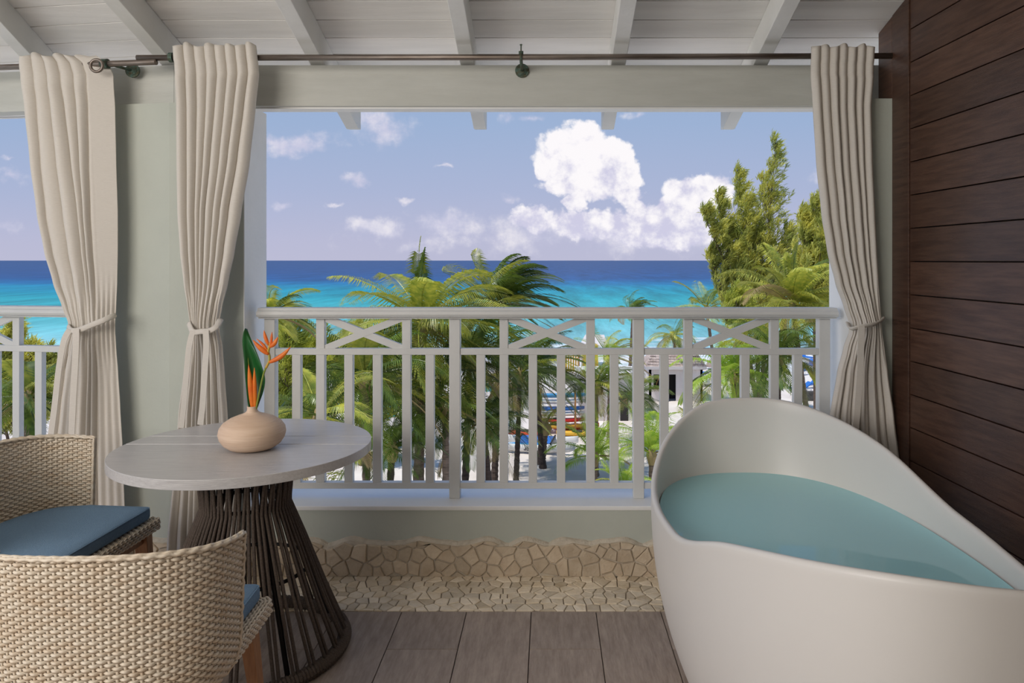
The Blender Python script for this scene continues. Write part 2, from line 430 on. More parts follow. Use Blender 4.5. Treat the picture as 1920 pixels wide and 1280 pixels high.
# ---- beam
bm_ = MB(); bm_.box((XB, ZB, 2.098), (1.495, 3.462, 2.284))
part('trim_6', bm_, M['beam'], kind='structure', bevel=.003, label='grey-green painted lintel beam above the main opening')
b4 = [bend((-3.7, ZB, 2.098)), bend((XB, ZB, 2.098)), bend((XB, 3.462, 2.098)), bend((-3.7, 3.462, 2.098))]
part('trim_7', MB().hexa(b4, [p+Vector((0,0,.186)) for p in b4]), M['beam'], kind='structure', label='lintel beam above the left bay')
part('trim_8', box_mb((XL, 3.40, 2.090), (XR, 3.475, 2.098)), M['white'], kind='structure', label='thin white strip under the lintel beam')

# ---- roof: boards and rafters
SL = .31
def hr(z): return 2.284-SL*(z-3.42)          # underside of rafters
def hb(z): return hr(z)+.127                 # underside of boards
roof = MB()
def slab(mb, xa, xb, za, zb, h0, th, f=lambda p: Vector(p)):
    b = [f((xa, za, h0(za))), f((xb, za, h0(za))), f((xb, zb, h0(zb))), f((xa, zb, h0(zb)))]
    mb.hexa(b, [p+Vector((0,0,th)) for p in b])
def roof_in(mb, za, zb, h0, th):
    slab(mb, XB, 1.62, za, zb, h0, th)
    slab(mb, -4.2, XB, za, zb, h0, th, bend)
roof_in(roof, -2.2, 4.07, lambda z: hb(z)+.024, .05)
ce = part('ceiling', roof, M['gap'], kind='structure', label='sloping balcony roof')
bt = MB(); roof_in(bt, -2.2, 2.70, lambda z: hb(z), .022)
part('ceiling_board', bt, M['board'], ce)
z = 3.407-.1285*6
while z < 4.05:
    zz = min(z+.1285, 4.07)
    for (xa, xb, f) in ((XB, 1.62, lambda p: Vector(p)), (-4.2, XB, bend)):
        m_ = MB(); slab(m_, xa, xb, z+.0030, zz-.0030, hb, .019, f)
        part('ceiling_board', m_, M['board'], ce)
    z = zz
def rafter(xc, f=lambda p: Vector(p)):
    m_ = MB(); w = .033
    zs = [.2, 4.00, 4.05]
    pts = []
    bot = [hr(.2), hr(4.00), hr(4.05)+.02]
    R = []
    for zv, bv in zip(zs, bot):
        t = hb(zv)-.001
        R.append([f((xc-w, zv, bv)), f((xc+w, zv, bv)), f((xc+w, zv, t)), f((xc-w, zv, t))])
    m_.rings(R, True, True)
    o = part('rafter', m_, M['rafter'], ce, bevel=.003)
for xc in (-1.055, -.372, .314, .962): rafter(xc)
rafter(-1.735)
for xc in (-2.40, -3.07): rafter(xc, rot_left)

# ---- dark wood wall on the right
def xw(z): return 1.502+.046*(3.11-z)
def wbox(mb, za, zb, ha0, ha1, hb0, hb1, proud, th):
    # ha0/ha1: bottom heights at za/zb ; hb0/hb1: tops
    b = [Vector((xw(za)-proud, za, ha0)), Vector((xw(za)-proud+th, za, ha0)), Vector((xw(zb)-proud+th, zb, ha1)), Vector((xw(zb)-proud, zb, ha1))]
    t = [Vector((b[0].x, za, hb0)), Vector((b[1].x, za, hb0)), Vector((b[2].x, zb, hb1)), Vector((b[3].x, zb, hb1))]
    mb.hexa(b, t)
wb = MB(); wbox(wb, -2.2, 3.35, -.12, -.12, hb(-2.2), hb(3.35), -.022, .06)
wr = part('wall_right', wb, M['gap'], kind='structure', label='backing of the dark wood plank wall')
top_at = lambda z: hb(z)-.002
k = -15
while True:
    lo = 2.085+k*.138; hi = lo+.138
    k += 1
    if hi < .0: continue
    if lo > 4.0: break
    lo = max(lo, 0)
    za, zb = -2.2, 3.108
    # clip plank against the sloping roof
    if hi-.002 <= top_at(zb):
        m_ = MB(); wbox(m_, za, zb, lo+.0022, lo+.0022, hi-.0022, hi-.0022, 0, .021)
    else:
        zc = (2.284+.127+SL*3.42-lo)/SL-.01          # where roof meets plank bottom
        ze = min(zb, zc)
        if ze < za: continue
        zk = (2.284+.127+SL*3.42-hi)/SL
        poly = [(za, lo+.0022), (ze, lo+.0022), (ze, max(lo+.004, min(hi-.0022, top_at(ze)))), (max(za, min(zk, ze)), hi-.0022), (za, hi-.0022)]
        m_ = MB().prism(poly[::-1], lambda p: (xw(p[0]), p[0], p[1]), lambda p: (xw(p[0])+.021, p[0], p[1]))
    part('wall_plank', m_, M['wood_wall'], wr, bevel=.0015)
# corner trim boards
tb = MB(); wbox(tb, 3.112, 3.246, 0, 0, top_at(3.112), top_at(3.246), .006, .03)
part('trim_9', tb, M['wood_wall'], kind='structure', bevel=.002, label='upright dark wood corner board')
tb = MB(); wbox(tb, 3.250, 3.372, 2.106, 2.106, top_at(3.25), top_at(3.372), .004, .03)
part('trim_10', tb, M['wood_wall'], kind='structure', bevel=.002, label='short dark wood board above the column top')

# ================================================================== RAILINGS
HP = [(3.405,1.183),(3.480,1.183),(3.486,1.172),(3.494,1.168),(3.500,1.155),(3.494,1.143),(3.476,1.139),(3.476,1.133),(3.412,1.133),(3.412,1.139),(3.391,1.143),(3.384,1.155),(3.390,1.168),(3.399,1.172)]
def railing(root, f, x0, x1, posts, tall, short, low, braces, xa, xb):
    m_ = MB(); m_.prism(HP, lambda p: f((x0, p[0], p[1])), lambda p: f((x1, p[0], p[1])))
    part('handrail', m_, M['rail'], root, bevel=.002)
    segs = [xa]+[v for p in posts for v in p]+[xb]
    def bx(a, b, z0, z1, h0, h1):
        q = [f((a, z0, h0)), f((b, z0, h0)), f((b, z1, h0)), f((a, z1, h0))]
        return MB().hexa(q, [p+Vector((0,0,h1-h0)) for p in q])
    for a, b in posts: part('post', bx(a, b, 3.44, 3.49, SILL, 1.134), M['rail'], root, bevel=.003)
    pe = sorted(posts)
    for i in range(len(pe)-1):
        a, b = pe[i][1], pe[i+1][0]
        part('middle_rail', bx(a, b, 3.446, 3.484, .964, .993), M['rail'], root, bevel=.002)
        part('bottom_rail', bx(a, b, 3.446, 3.484, .346, .374), M['rail'], root, bevel=.002)
    for a, b in tall:
        part('baluster', bx(a, b, 3.448, 3.482, .992, 1.134), M['rail'], root, bevel=.002)
        part('baluster', bx(a, b, 3.448, 3.482, .373, .965), M['rail'], root, bevel=.002)
    for a, b in low: part('baluster', bx(a, b, 3.448, 3.482, .373, .965), M['rail'], root, bevel=.002)
    for a, b in braces:
        for s in (0, 1):
            h0, h1 = (.992, 1.134) if s == 0 else (1.134, .992)
            zoff = 3.452 if s == 0 else 3.4535
            w = .016; th = .024
            L_ = sqrt((b-a)**2+(h1-h0)**2); k_ = w*L_/(b-a)
            poly = [(a, h0-k_), (b, h1-k_), (b, h1+k_), (a, h0+k_)]
            poly = [(x, min(max(h, .992), 1.134)) for x, h in poly]
            # keep true parallelogram by clipping ends
            dh = (h1-h0)/(b-a); sgn = 1 if dh > 0 else -1
            xk = k_/abs(dh)
            if s == 0: poly = [(a, .992), (a+xk, .992), (b, 1.134-k_), (b, 1.134), (b-xk, 1.134), (a, .992+k_)]
            else: poly = [(a, 1.134), (a, 1.134-k_), (b-xk, .992), (b, .992), (b, .992+k_), (a+xk, 1.134)]
            m_ = MB().prism(poly, lambda p: f((p[0], zoff, p[1])), lambda p: f((p[0], zoff+th, p[1])))
            part('cross_brace', m_, M['rail'], root)
def rng_px(lst, z=3.446): return [(HX(a, z), HX(b, z)) for a, b in lst]
r1 = thing('balcony_railing', 'white wooden balcony railing with crossed braces across the main opening', 'railing', (0, 3.465, SILL))
ident = lambda p: Vector(p)
tall = [(592,608),(753.5,769.5),(936.5,952.5),(1099.5,1115.5),(1283,1299),(1445,1461)]
low = [(547,563),(645,661),(698.5,714.5),(797.5,813.5),(893,909),(991,1007),(1044,1060),(1144,1160),(1238,1254),(1336.5,1352.5),(1390,1406),(1489,1505)]
railing(r1, ident, HX(482, 3.40)+.0, HX(1571, 3.40), rng_px([(495,515),(842,862.5),(1187.5,1208),(1536,1557)], 3.44), rng_px(tall), None, rng_px(low), rng_px([(608,753.5),(952.5,1099.5),(1299,1445)]), 0, 0)
# the ends of the handrail are let into the reveals
r2 = thing('balcony_railing', 'short stretch of white balcony railing in the left bay, behind the wicker chair', 'railing', (-2.6, 3.60, SILL))
lx = lambda c: (c-.0185, c+.0185)
railing(r2, bend, -3.6, -2.08, [(-3.42, -3.37), (-2.14, -2.09)], [lx(-2.557), lx(-2.93)], None, [lx(-2.437), lx(-2.317), lx(-2.677), lx(-2.80), lx(-3.05), lx(-3.17), lx(-3.29)], [(-2.93+.0185, -2.557-.0185)], 0, 0)

# ================================================================== CURTAIN RODS
def ring_torus(mb, c, R_, r, axis='x', n=24, m=8):
    c = Vector(c)
    rr = []
    for i in range(n+1):
        a = 2*pi*i/n
        if axis == 'x': e = Vector((0, cos(a), sin(a))); t = Vector((1, 0, 0))
        elif axis == 'y': e = Vector((cos(a), 0, sin(a))); t = Vector((0, 1, 0))
        else: e = Vector((cos(a), sin(a), 0)); t = Vector((0, 0, 1))
        rr.append([c+e*(R_+r*cos(2*pi*k/m))+t*(r*sin(2*pi*k/m)) for k in range(m)])
    return mb.rings(rr, True, False)
RZ, RH = 3.25, 2.284
rod = thing('curtain_rod', 'long tarnished metal curtain rod across the main opening', 'curtain rod', (0, RZ, RH))
xa = HX(257, RZ)
m_ = MB().tube([(xa, RZ, RH-.003), (0, RZ, RH), (HX(1703, RZ)-.004, RZ, RH+.006)], .0128, 16)
part('pole', m_, M['rod'], rod, smooth=True)
# grey joint sleeves
m_ = MB().tube([(HX(318, RZ), RZ, RH-.0015), (HX(325, RZ), RZ, RH-.0015)], .021, 16); part('collar', m_, M['verdigris'], rod)
bxx = HX(979, ZB)
m_ = MB(); m_.tube([(bxx, ZB, 2.257), (bxx, ZB-.008, 2.257)], .0315, 28); m_.tube([(bxx, ZB-.008, 2.257), (bxx, ZB-.016, 2.257)], [.024, .012], 20)
part('wall_plate', m_, M['verdigris'], rod, label='round verdigris wall plate')
m_ = MB(); m_.tube([(bxx, ZB-.012, 2.257), (bxx, ZB-.06, 2.258), (bxx, RZ, RH-.012)], .007, 10); ring_torus(m_, (bxx, RZ, RH), .0165, .0055, 'x')
m_.box((bxx-.010, RZ-.004, RH+.010), (bxx+.010, RZ+.004, RH+.026))
part('bracket', m_, M['verdigris'], rod, smooth=True)
m_ = MB().tube([(bxx, RZ, RH+.02), (bxx, RZ, RH+.052)], .003, 8); m_.tube([(bxx, RZ, RH+.052), (bxx, RZ, RH+.056)], .0055, 8)
part('set_screw', m_, M['verdigris'], rod)
rl = thing('curtain_rod', 'tarnished metal curtain rod of the left bay, its open end overlapping the long rod', 'curtain rod', (-2.2, 3.33, 2.27))
pa, pb = P(293, 116.3, 3.24), Vector((-3.5, 3.49, 2.27))
m_ = MB().tube([pa, pb], .0128, 16, cap=False); m_.tube([pa, pa+(pb-pa)*.001, ], [.0128, .0128], 16)
part('pole', m_, M['rod'], rl, smooth=True)
q = P(197, 119.5, 3.27); d = (pb-pa).normalized()
part('collar', MB().tube([q-d*.014, q+d*.014], .021, 16), M['verdigris'], rl)
wp = P(250, 133, 3.372)
m_ = MB(); m_.tube([wp, wp-Vector((0,.01,0))], .0315, 28); m_.tube([wp-Vector((0,.01,0)), wp-Vector((0,.018,0))], [.024, .012], 20); part('wall_plate', m_, M['verdigris'], rl, label='round verdigris wall plate')
m_ = MB().tube([wp-Vector((0,.01,0)), wp-Vector((.04,.08,-.004)), q+Vector((.01,0,-.01))], .0065, 10); part('bracket', m_, M['verdigris'], rl, smooth=True)

# ================================================================== CURTAINS
def interp(tab, y, k):
    if y <= tab[0][0]: return tab[0][k]
    for a, b in zip(tab[:-1], tab[1:]):
        if y <= b[0]:
            t = (y-a[0])/(b[0]-a[0]); t2 = t*t*(3-2*t)*.35+t*.65
            return a[k]+(b[k]-a[k])*t2
    return tab[-1][k]
def curtain(root, tab, z0, nf, seed, ywaist, flat=None, header=54, ztilt=0.):
    rg = random.Random(seed)
    ytop, ybot = tab[0][0], tab[-1][0]
    NU, NV = 26*nf, 150
    ph = [rg.uniform(-.12, .12) for _ in range(nf+1)]
    amp = [rg.uniform(.75, 1.2) for _ in range(nf+1)]
    wd = [rg.uniform(.55, 1.45) for _ in range(nf)]; cs = [0]
    for q in wd: cs.append(cs[-1]+q/sum(wd))
    def fold(u, v, y):
        k0 = max(0., min(1., (v-.06)/.25))
        i = 0
        bd = [a_*k0+(b_/nf)*(1-k0) for a_, b_ in zip(cs, range(nf+1))]
        while i < nf-1 and u > bd[i+1]: i += 1
        fr = min(1, max(0, (u-bd[i])/(bd[i+1]-bd[i])))
        a = amp[i]*(1-sin(pi*fr)*0)+0
        s = abs(sin(pi*fr))**.62
        return s*amp[i]
    V = []; hgt = []
    for j in range(NV+1):
        v = j/NV; y = ytop+(ybot-ytop)*v
        l, r = interp(tab, y, 1), interp(tab, y, 2)
        w = (r-l)/F*z0
        near = math.exp(-((y-ywaist)/55.)**2)
        low = max(0, min(1, (y-ywaist)/150.))
        A = .030*(1-.45*near)
        row = []
        for i in range(NU+1):
            u = i/NU
            uw = u
            # folds gather unevenly lower down
            uw = u+.018*sin(2*pi*u*1.3+seed)*min(1, v*2)+.010*sin(6*u+v*5+seed)*v
            uw = min(max(uw, 0), 1)
            fo = fold(uw, v, y)
            if flat and u > flat: 
                k = min(1, (u-flat)/.05); fo = fo*(1-k)+(.75-.55*((u-flat)/(1-flat)))*k
            # extra small folds from the gather
            extra = .22*near*sin(2*pi*u*nf*2.0+seed)+.10*low*sin(2*pi*u*nf*1.55+seed*2)
            zoff = -A*(fo+extra)
            # top heading: gathered tape
            px = l+(r-l)*u
            yy = y
            if j == 0: yy = y+2.5*sin(u*nf*2*pi*.5)+1.5*sin(u*17+seed)
            if y < ytop+header: zoff *= .8
            zoff += .006*math.exp(-((y-(ytop+header-18))/3.2)**2)
            zz = z0+zoff+ztilt*(u-.5)-.035*math.sin(pi*u)*near+.012
            # the cloth thickness of the gather wraps round at the edges
            X = (px-PX)/F*z0
            row.append((X, zz, HC-(yy-PY)/F*z0))
        V.append(row)
    hmin = .012
    mb = MB(); vv = [(x, y, max(z, hmin)) for row in V for (x, y, z) in row]; n = NU+1
    mb.add(vv, [(j*n+i, j*n+i+1, (j+1)*n+i+1, (j+1)*n+i) for j in range(NV) for i in range(NU)])
    o = part('fabric_panel', mb, M['curtain'], root, smooth=True)
    s = o.modifiers.new('thick', 'SOLIDIFY'); s.thickness = .0025; s.offset = 0
    return o
def ribbon(mb, pts, w, nrm=Vector((0,-1,0)), th=.003):
    # flat band of half width w along pts, facing nrm
    R_ = []
    for i, p in enumerate(pts):
        d = (pts[min(i+1, len(pts)-1)]-pts[max(i-1, 0)]).normalized()
        s = d.cross(nrm).normalized(); ww = w[i] if isinstance(w, list) else w
        R_.append([p-s*ww, p-s*ww+nrm*th, p+s*ww+nrm*th, p+s*ww])
    return mb.rings(R_, True, True)
def smooth_pts(pts, n=8):
    out = []
    for i in range(len(pts)-1):
        p0, p1, p2, p3 = pts[max(i-1, 0)], pts[i], pts[i+1], pts[min(i+2, len(pts)-1)]
        for k in range(n):
            t = k/n
            out.append(.5*((2*p1)+(p2-p0)*t+(2*p0-5*p1+4*p2-p3)*t*t+(3*p1-p0-3*p2+p3)*t**3))
    out.append(pts[-1]); return out
def tieback(root, z0, band, tails, hw=.013):
    mb = MB()
    pts = smooth_pts([P(x, y, zz) for x, y, zz in band])
    mb.tube(pts, .006, 8, up=(0,-1,0), rz=hw)
    # back half of the loop
    part('tieback', mb, M['curtain'], root, smooth=True, label='knotted fabric tie')
    for tl, w in tails:
        mb = MB(); pts = smooth_pts([P(x, y, zz) for x, y, zz in tl], 6)
        ribbon(mb, pts, w); o = part('tie_tail', mb, M['curtain'], root, smooth=False, bevel=.001)

z1 = 3.27
t1 = [(103,37,176),(118,36,200),(140,38,208),(200,47,212),(300,58,214),(400,72,217),(470,86,217),(530,103,216),(575,120,214),(605,131,212),(622,131,212),(650,122,214),(700,112,218),(760,103,222),(850,92,227),(1000,86,232),(1087,84,234)]
cu1 = thing('curtain', 'cream curtain tied back at the left bay, leftmost of the three curtains', 'curtain', (HX(130, z1), z1, .0), 'cream linen curtains')
curtain(cu1, t1, z1, 7, 1, 613, flat=.70, ztilt=.02)
tieback(cu1, z1, [(128,612,3.25),(135,620,3.19),(150,618,3.185),(172,609,3.19),(195,600,3.20),(212,592,3.24),(214,590,3.29)],
        [([(131,618,3.185),(120,640,3.175),(111,690,3.175),(103,760,3.175),(96,815,3.175)], .013),
         ([(143,617,3.175),(143,640,3.168),(141,690,3.168),(137,760,3.168),(134,830,3.168)], .014)])
# big grommet at the leading edge
for (gx, gy) in ((181,123),):
    g = MB(); c = P(gx, gy, 3.222); ring_torus(g, c, .026, .0065, 'y', 28, 10); part('grommet', g, M['rod'], cu1, smooth=True)
z2 = 3.215
t2 = [(84,322,478),(100,323,480),(140,327,484),(200,330,478),(300,331,468),(400,333,452),(470,338,440),(530,345,428),(575,352,417),(605,356,411),(622,356,412),(650,352,418),(700,345,422),(780,335,428),(900,325,438),(1010,315,448),(1090,310,452)]
cu2 = thing('curtain', 'cream curtain in front of the sage column, behind the round table', 'curtain', (HX(385, z2), z2, 0), 'cream linen curtains')
curtain(cu2, t2, z2, 8, 2, 612)
tieback(cu2, z2, [(354,606,3.20),(362,622,3.14),(378,621,3.13),(392,620,3.13),(405,613,3.14),(412,602,3.18),(413,599,3.22)],
        [([(362,620,3.13),(355,650,3.12),(350,700,3.12),(345,760,3.12),(340,802,3.12)], .012),
         ([(386,619,3.12),(387,650,3.115),(384,700,3.115),(380,760,3.115),(376,796,3.115)], .013)])
for gx in (352, 455, 476):
    g = MB(); ring_torus(g, (HX(gx, RZ), RZ, RH), .021, .005, 'x', 24, 8); part('grommet', g, M['verdigris'], cu2, smooth=True)
z3 = 3.20
t3 = [(86,1523,1642),(100,1523,1641),(140,1522,1639),(200,1526,1634),(300,1532,1636),(400,1542,1640),(470,1553,1643),(530,1568,1646),(575,1584,1649),(605,1594,1652),(622,1594,1653),(650,1584,1657),(700,1571,1664),(780,1557,1676),(900,1550,1692),(1095,1545,1700)]
cu3 = thing('curtain', 'cream curtain tied back at the right end, between railing and dark wood wall', 'curtain', (HX(1615, z3), z3, 0), 'cream linen curtains')
curtain(cu3, t3, z3, 7, 3, 612)
tieback(cu3, z3, [(1590,606,3.19),(1596,616,3.13),(1612,612,3.115),(1625,610,3.115),(1640,607,3.13),(1653,600,3.17),(1655,597,3.20)],
        [([(1615,611,3.108),(1614,640,3.105),(1612,700,3.105),(1607,770,3.105),(1602,820,3.105)], .014)])

# ================================================================== BATHTUB
TP = [0.7978, 2.205, 0.8743, 0.4528, 2.4248, -0.0417, 0.0381]
TK = [0.6293, 0.7367, 0.8035, 0.8362, 0.8167, 0.7198, 0.6232, 0.6176, 0.7362, 0.7989, 0.8185, 0.7829, 0.6825, 0.6021]
def tub_plan(th, sa=1., sb=1.):
    cx, cz, a, b, n_, ro, egg = TP
    c, s = cos(th), sin(th)
    u = b*sb*math.copysign(abs(c)**(2/n_), c)*(1+egg*s); v = a*sa*math.copysign(abs(s)**(2/n_), s)
    return cx+u*cos(ro)+v*sin(ro), cz-u*sin(ro)+v*cos(ro)
def tub_h(th):
    K = len(TK); a = th/(2*pi)*K; i = int(math.floor(a)); f = a-i
    p0, p1, p2, p3 = (TK[(i+q) % K] for q in (-1, 0, 1, 2))
    return .5*((2*p1)+(-p0+p2)*f+(2*p0-5*p1+4*p2-p3)*f*f+(-p0+3*p1-3*p2+p3)*f**3)
def tub_s(t): return .70+.30*(1-(1-t)**2.5)
def build_tub():
    n = 160; R = []
    TH_ = [2*pi*k/n for k in range(n)]
    def ring(fn): R.append([fn(th) for th in TH_])
    def pt(th, s, ins, h):
        x, z = tub_plan(th, s-ins/TP[2], s-ins/TP[3]); return (x, z, h)
    ring(lambda th: pt(th, tub_s(0)-.04, 0, .0))
    ring(lambda th: pt(th, tub_s(0)-.008, 0, .006))
    for k in range(1, 23):
        t = k/22*.985
        ring(lambda th: pt(th, tub_s(t), 0, .006+(tub_h(th)-.014)*t))
    ring(lambda th: pt(th, 1, 0, tub_h(th)-.010))
    ring(lambda th: pt(th, 1, .002, tub_h(th)-.004))
    ring(lambda th: pt(th, 1, .007, tub_h(th)))
    ring(lambda th: pt(th, 1, .014, tub_h(th)))
    ring(lambda th: pt(th, 1, .020, tub_h(th)-.004))
    ring(lambda th: pt(th, 1, .023, tub_h(th)-.012))
    for k in range(1, 21):
        t = 1-k/20
        ring(lambda th: pt(th, tub_s(t)-.10*(1-t)**4, .023+.008*(1-t), .12+(tub_h(th)-.135)*t))
    mb = MB(); mb.rings(R, True, True)
    return mb
tub = solo('bathtub', build_tub(), M['tub'], 'freestanding matte white bathtub with high sloping ends, filled with water', 'bathtub', smooth=True, loc=(TP[0], TP[1], 0))
def water_mat():
    m = bpy.data.materials.new('bath_water'); m.use_nodes = True; nt = m.node_tree; N = nt.nodes; L = nt.links; N.clear()
    gl = N.new('ShaderNodeBsdfGlossy'); gl.inputs['Roughness'].default_value = .0
    tr = N.new('ShaderNodeBsdfTransparent'); tr.inputs[0].default_value = (.62,.95,.97,1)
    df = N.new('ShaderNodeBsdfDiffuse'); df.inputs[0].default_value = (.52,.93,.99,1)
    no = N.new('ShaderNodeTexNoise'); no.inputs['Scale'].default_value = 3; no.inputs['Detail'].default_value = 1
    bp = N.new('ShaderNodeBump'); bp.inputs['Strength'].default_value = .05; bp.inputs['Distance'].default_value = .02
    L.new(no.outputs[0], bp.inputs['Height']); L.new(bp.outputs[0], gl.inputs['Normal'])
    m1 = N.new('ShaderNodeMixShader'); m1.inputs[0].default_value = .82; L.new(tr.outputs[0], m1.inputs[1]); L.new(df.outputs[0], m1.inputs[2])
    fr = N.new('ShaderNodeFresnel'); fr.inputs[0].default_value = 1.33
    m2 = N.new('ShaderNodeMixShader'); L.new(fr.outputs[0], m2.inputs[0]); L.new(m1.outputs[0], m2.inputs[1]); L.new(gl.outputs[0], m2.inputs[2])
    o = N.new('ShaderNodeOutputMaterial'); L.new(m2.outputs[0], o.inputs[0]); return m
mb = MB(); n = 160
ring_ = [(*tub_plan(2*pi*k/n, .968, .932), .541) for k in range(n)]
mb.add(ring_, [tuple(range(n))])
solo('bath_water', mb, water_mat(), 'still turquoise bath water filling the white tub', 'water', kind='stuff', loc=(TP[0], TP[1], .541))

# ================================================================== ROUND TABLE
TX, TZ, TR = -1.088, 2.68, .437
table = thing('pedestal_table', 'round grey-washed wood table on a flared base of brown cords', 'table', (TX, TZ, 0))
def circ_slab(z0, z1_, h0, h1, R_=TR):
    n = 60; pts = []
    a0 = math.asin(max(-1, min(1, (z0-TZ)/R_))); a1 = math.asin(max(-1, min(1, (z1_-TZ)/R_)))
    pts = [(TX+R_*cos(a0+(a1-a0)*k/n), TZ+R_*sin(a0+(a1-a0)*k/n)) for k in range(n+1)]
    pts += [(TX-R_*cos(a1-(a1-a0)*k/n), TZ+R_*sin(a1-(a1-a0)*k/n)) for k in range(n+1)]
    pl = []
    for p in pts:
        if not pl or (abs(p[0]-pl[-1][0])+abs(p[1]-pl[-1][1])) > 1e-4: pl.append(p)
    if (abs(pl[0][0]-pl[-1][0])+abs(pl[0][1]-pl[-1][1])) < 1e-4: pl.pop()
    return MB().prism(pl, lambda p: (p[0], p[1], h0), lambda p: (p[0], p[1], h1))
sd_ = [TZ-TR, 2.684, 2.808, TZ+TR]
for a, b in zip(sd_[:-1], sd_[1:]):
    part('tabletop_plank', circ_slab(a+(.0020 if a > TZ-TR+.01 else 0), b-(.0020 if b < TZ+TR-.01 else 0), .708, .740), M['greywood'], table, bevel=.0015)
part('tabletop_core', circ_slab(TZ-TR+.10, TZ+TR-.10, .698, .7085, TR-.10), M['frame'], table)
r_top, r_w, r_b, h_w = .160, .146, .345, .535
def r_at(h): return r_w+(r_b-r_w)*(1-(h-.02)/(h_w-.02))
fr = MB(); ring_torus(fr, (TX, TZ, .690), r_top-.012, .008, 'z', 48, 8); ring_torus(fr, (TX, TZ, h_w), r_w-.014, .007, 'z', 48, 8)
for hh in (.30,): ring_torus(fr, (TX, TZ, hh), r_at(hh)-.018, .007, 'z', 48, 8)
for k in range(4):
    a = pi/4+k*pi/2
    fr.tube([(TX+(r_top-.014)*cos(a), TZ+(r_top-.014)*sin(a), .70), (TX+(r_w-.016)*cos(a), TZ+(r_w-.016)*sin(a), h_w), (TX+(r_b-.015)*cos(a), TZ+(r_b-.015)*sin(a), .02)], .009, 8)
fr.lathe([(.17, .690), (.17, .701)], (TX, TZ, 0), 40)
part('inner_frame', fr, M['frame'], table, smooth=True)
bt = MB(); ring_torus(bt, (TX, TZ, .022), r_b-.004, .019, 'z', 72, 10)
nb = 170
wr_ = MB()
for k in range(nb):
    a = 2*pi*k/nb; c = Vector((TX+(r_b-.004)*cos(a), TZ+(r_b-.004)*sin(a), .022)); e = Vector((cos(a), sin(a), 0))
    t_ = Vector((-sin(a), cos(a), 0))
    rr = []
    for i in range(9):
        b = 2*pi*i/8; q = c+e*(.0205*cos(b))+Vector((0,0,.0205*sin(b)))
        nrm = e*cos(b)+Vector((0,0,sin(b)))
        rr.append([q+t_*.0058, q+nrm*.0050, q-t_*.0058])
    wr_.rings(rr, False, False)
ob = part('base_ring', bt, M['rope'], table, smooth=True)
part('wound_cord', wr_, M['rope'], table, smooth=True, kind='stuff')
NC = 66
for k in range(NC):
    a = 2*pi*k/NC; tw = .085 if k % 2 else -.02
    pts = []
    for (r_, h_, aa) in ((r_top+.003, .702, a+tw), (r_top-.001, .66, a+tw*.8), (r_w+.004, h_w+.015, a+tw*.1), (r_w+.004, h_w-.01, a), (r_at(.40)+.002, .40, a-tw*.15), (r_at(.2)+.001, .2, a-tw*.3), (r_b, .035, a-tw*.45)):
        pts.append((TX+r_*cos(aa), TZ+r_*sin(aa), h_))
    part('cord', MB().tube(pts, .0062, 6), M['rope'], table, smooth=True)

# vase and flowers
VX, VZ = HX(473, 2.615), 2.615
vp = [(.045,.7405),(.052,.7405),(.075,.747),(.095,.762),(.108,.783),(.1125,.803),(.109,.823),(.097,.842),(.075,.858),(.050,.869),(.030,.876),(.021,.882),(.0172,.889),(.0168,.897),(.0175,.902),(.0165,.9035),(.0135,.902),(.0128,.890),(.012,.87)]
vp2 = [(0.03+ (r-.03) if r>.03 else r, h-.002) for r, h in vp]
vase = solo('vase', MB().lathe([(r, .7402+(h-.7405)*.92) for r, h in vp], (VX, VZ, 0), 64), M['vase'], 'squat round pale turned-wood vase on the grey table', 'vase', smooth=True, loc=(VX, VZ, .74))
def blade(Lp, Rp, z, mid=.25, depth=.02, nu=8):
    # Lp, Rp: pixel polylines of the two edges
    a = smooth_pts([P(x, y, z) for x, y in Lp], 6); b = smooth_pts([P(x, y, z) for x, y in Rp], 6)
    rows = []
    for j, (p, q) in enumerate(zip(a, b)):
        row = []
        for i in range(nu+1):
            u = i/nu
            d = depth*(1-abs(u-mid)/(mid if u < mid else 1-mid))*sin(pi*min(1, .12+j/(len(a)-1)*.9))
            v = p.lerp(q, u); row.append(Vector((v.x, v.y+d-.006*sin(3*u+j*.2), v.z)))
        rows.append(row)
    mb = MB(); n = nu+1
    mb.add([v for r in rows for v in r], [(j*n+i, j*n+i+1, (j+1)*n+i+1, (j+1)*n+i) for j in range(len(rows)-1) for i in range(nu)])
    return mb
lf = thing('heliconia_leaf', 'long dark green leaf standing upright in the wooden vase', 'leaf', (VX, VZ, .87))
o = part('blade', blade([(469,770),(466,755),(462,720),(458,690),(455,662),(454,642),(457,625),(461,615)], [(481,770),(485,755),(493,732),(497,712),(495,696),(485,668),(472,641),(462,617)], 2.618, .3, .022), M['leaf'], lf, smooth=True)
s_ = o.modifiers.new('t', 'SOLIDIFY'); s_.thickness = .0012
part('midrib', MB().tube([P(475,772,2.612), P(470,720,2.632), P(464,660,2.636), P(461,617,2.62)], [.003,.0022,.0014,.0006], 6), M['stem_green'], lf, smooth=True)
def spindle(p0, p1, r, bendv=(0,0,0), n=9):
    p0, p1 = Vector(p0), Vector(p1); pts = []; rr = []
    for i in range(n+1):
        t = i/n; pts.append(p0.lerp(p1, t)+Vector(bendv)*sin(pi*t)); rr.append(max(.0006, r*(sin(pi*min(1, .12+t*.88))**.8 if t > .35 else sin(pi*(.12+t*.88))**.6)))
    return MB().tube(pts, rr, 8, rz=[q*.7 for q in rr])
hf = thing('heliconia_flower', 'tall branching orange heliconia flower on a curved stem in the vase', 'flower', (VX, VZ, .87))
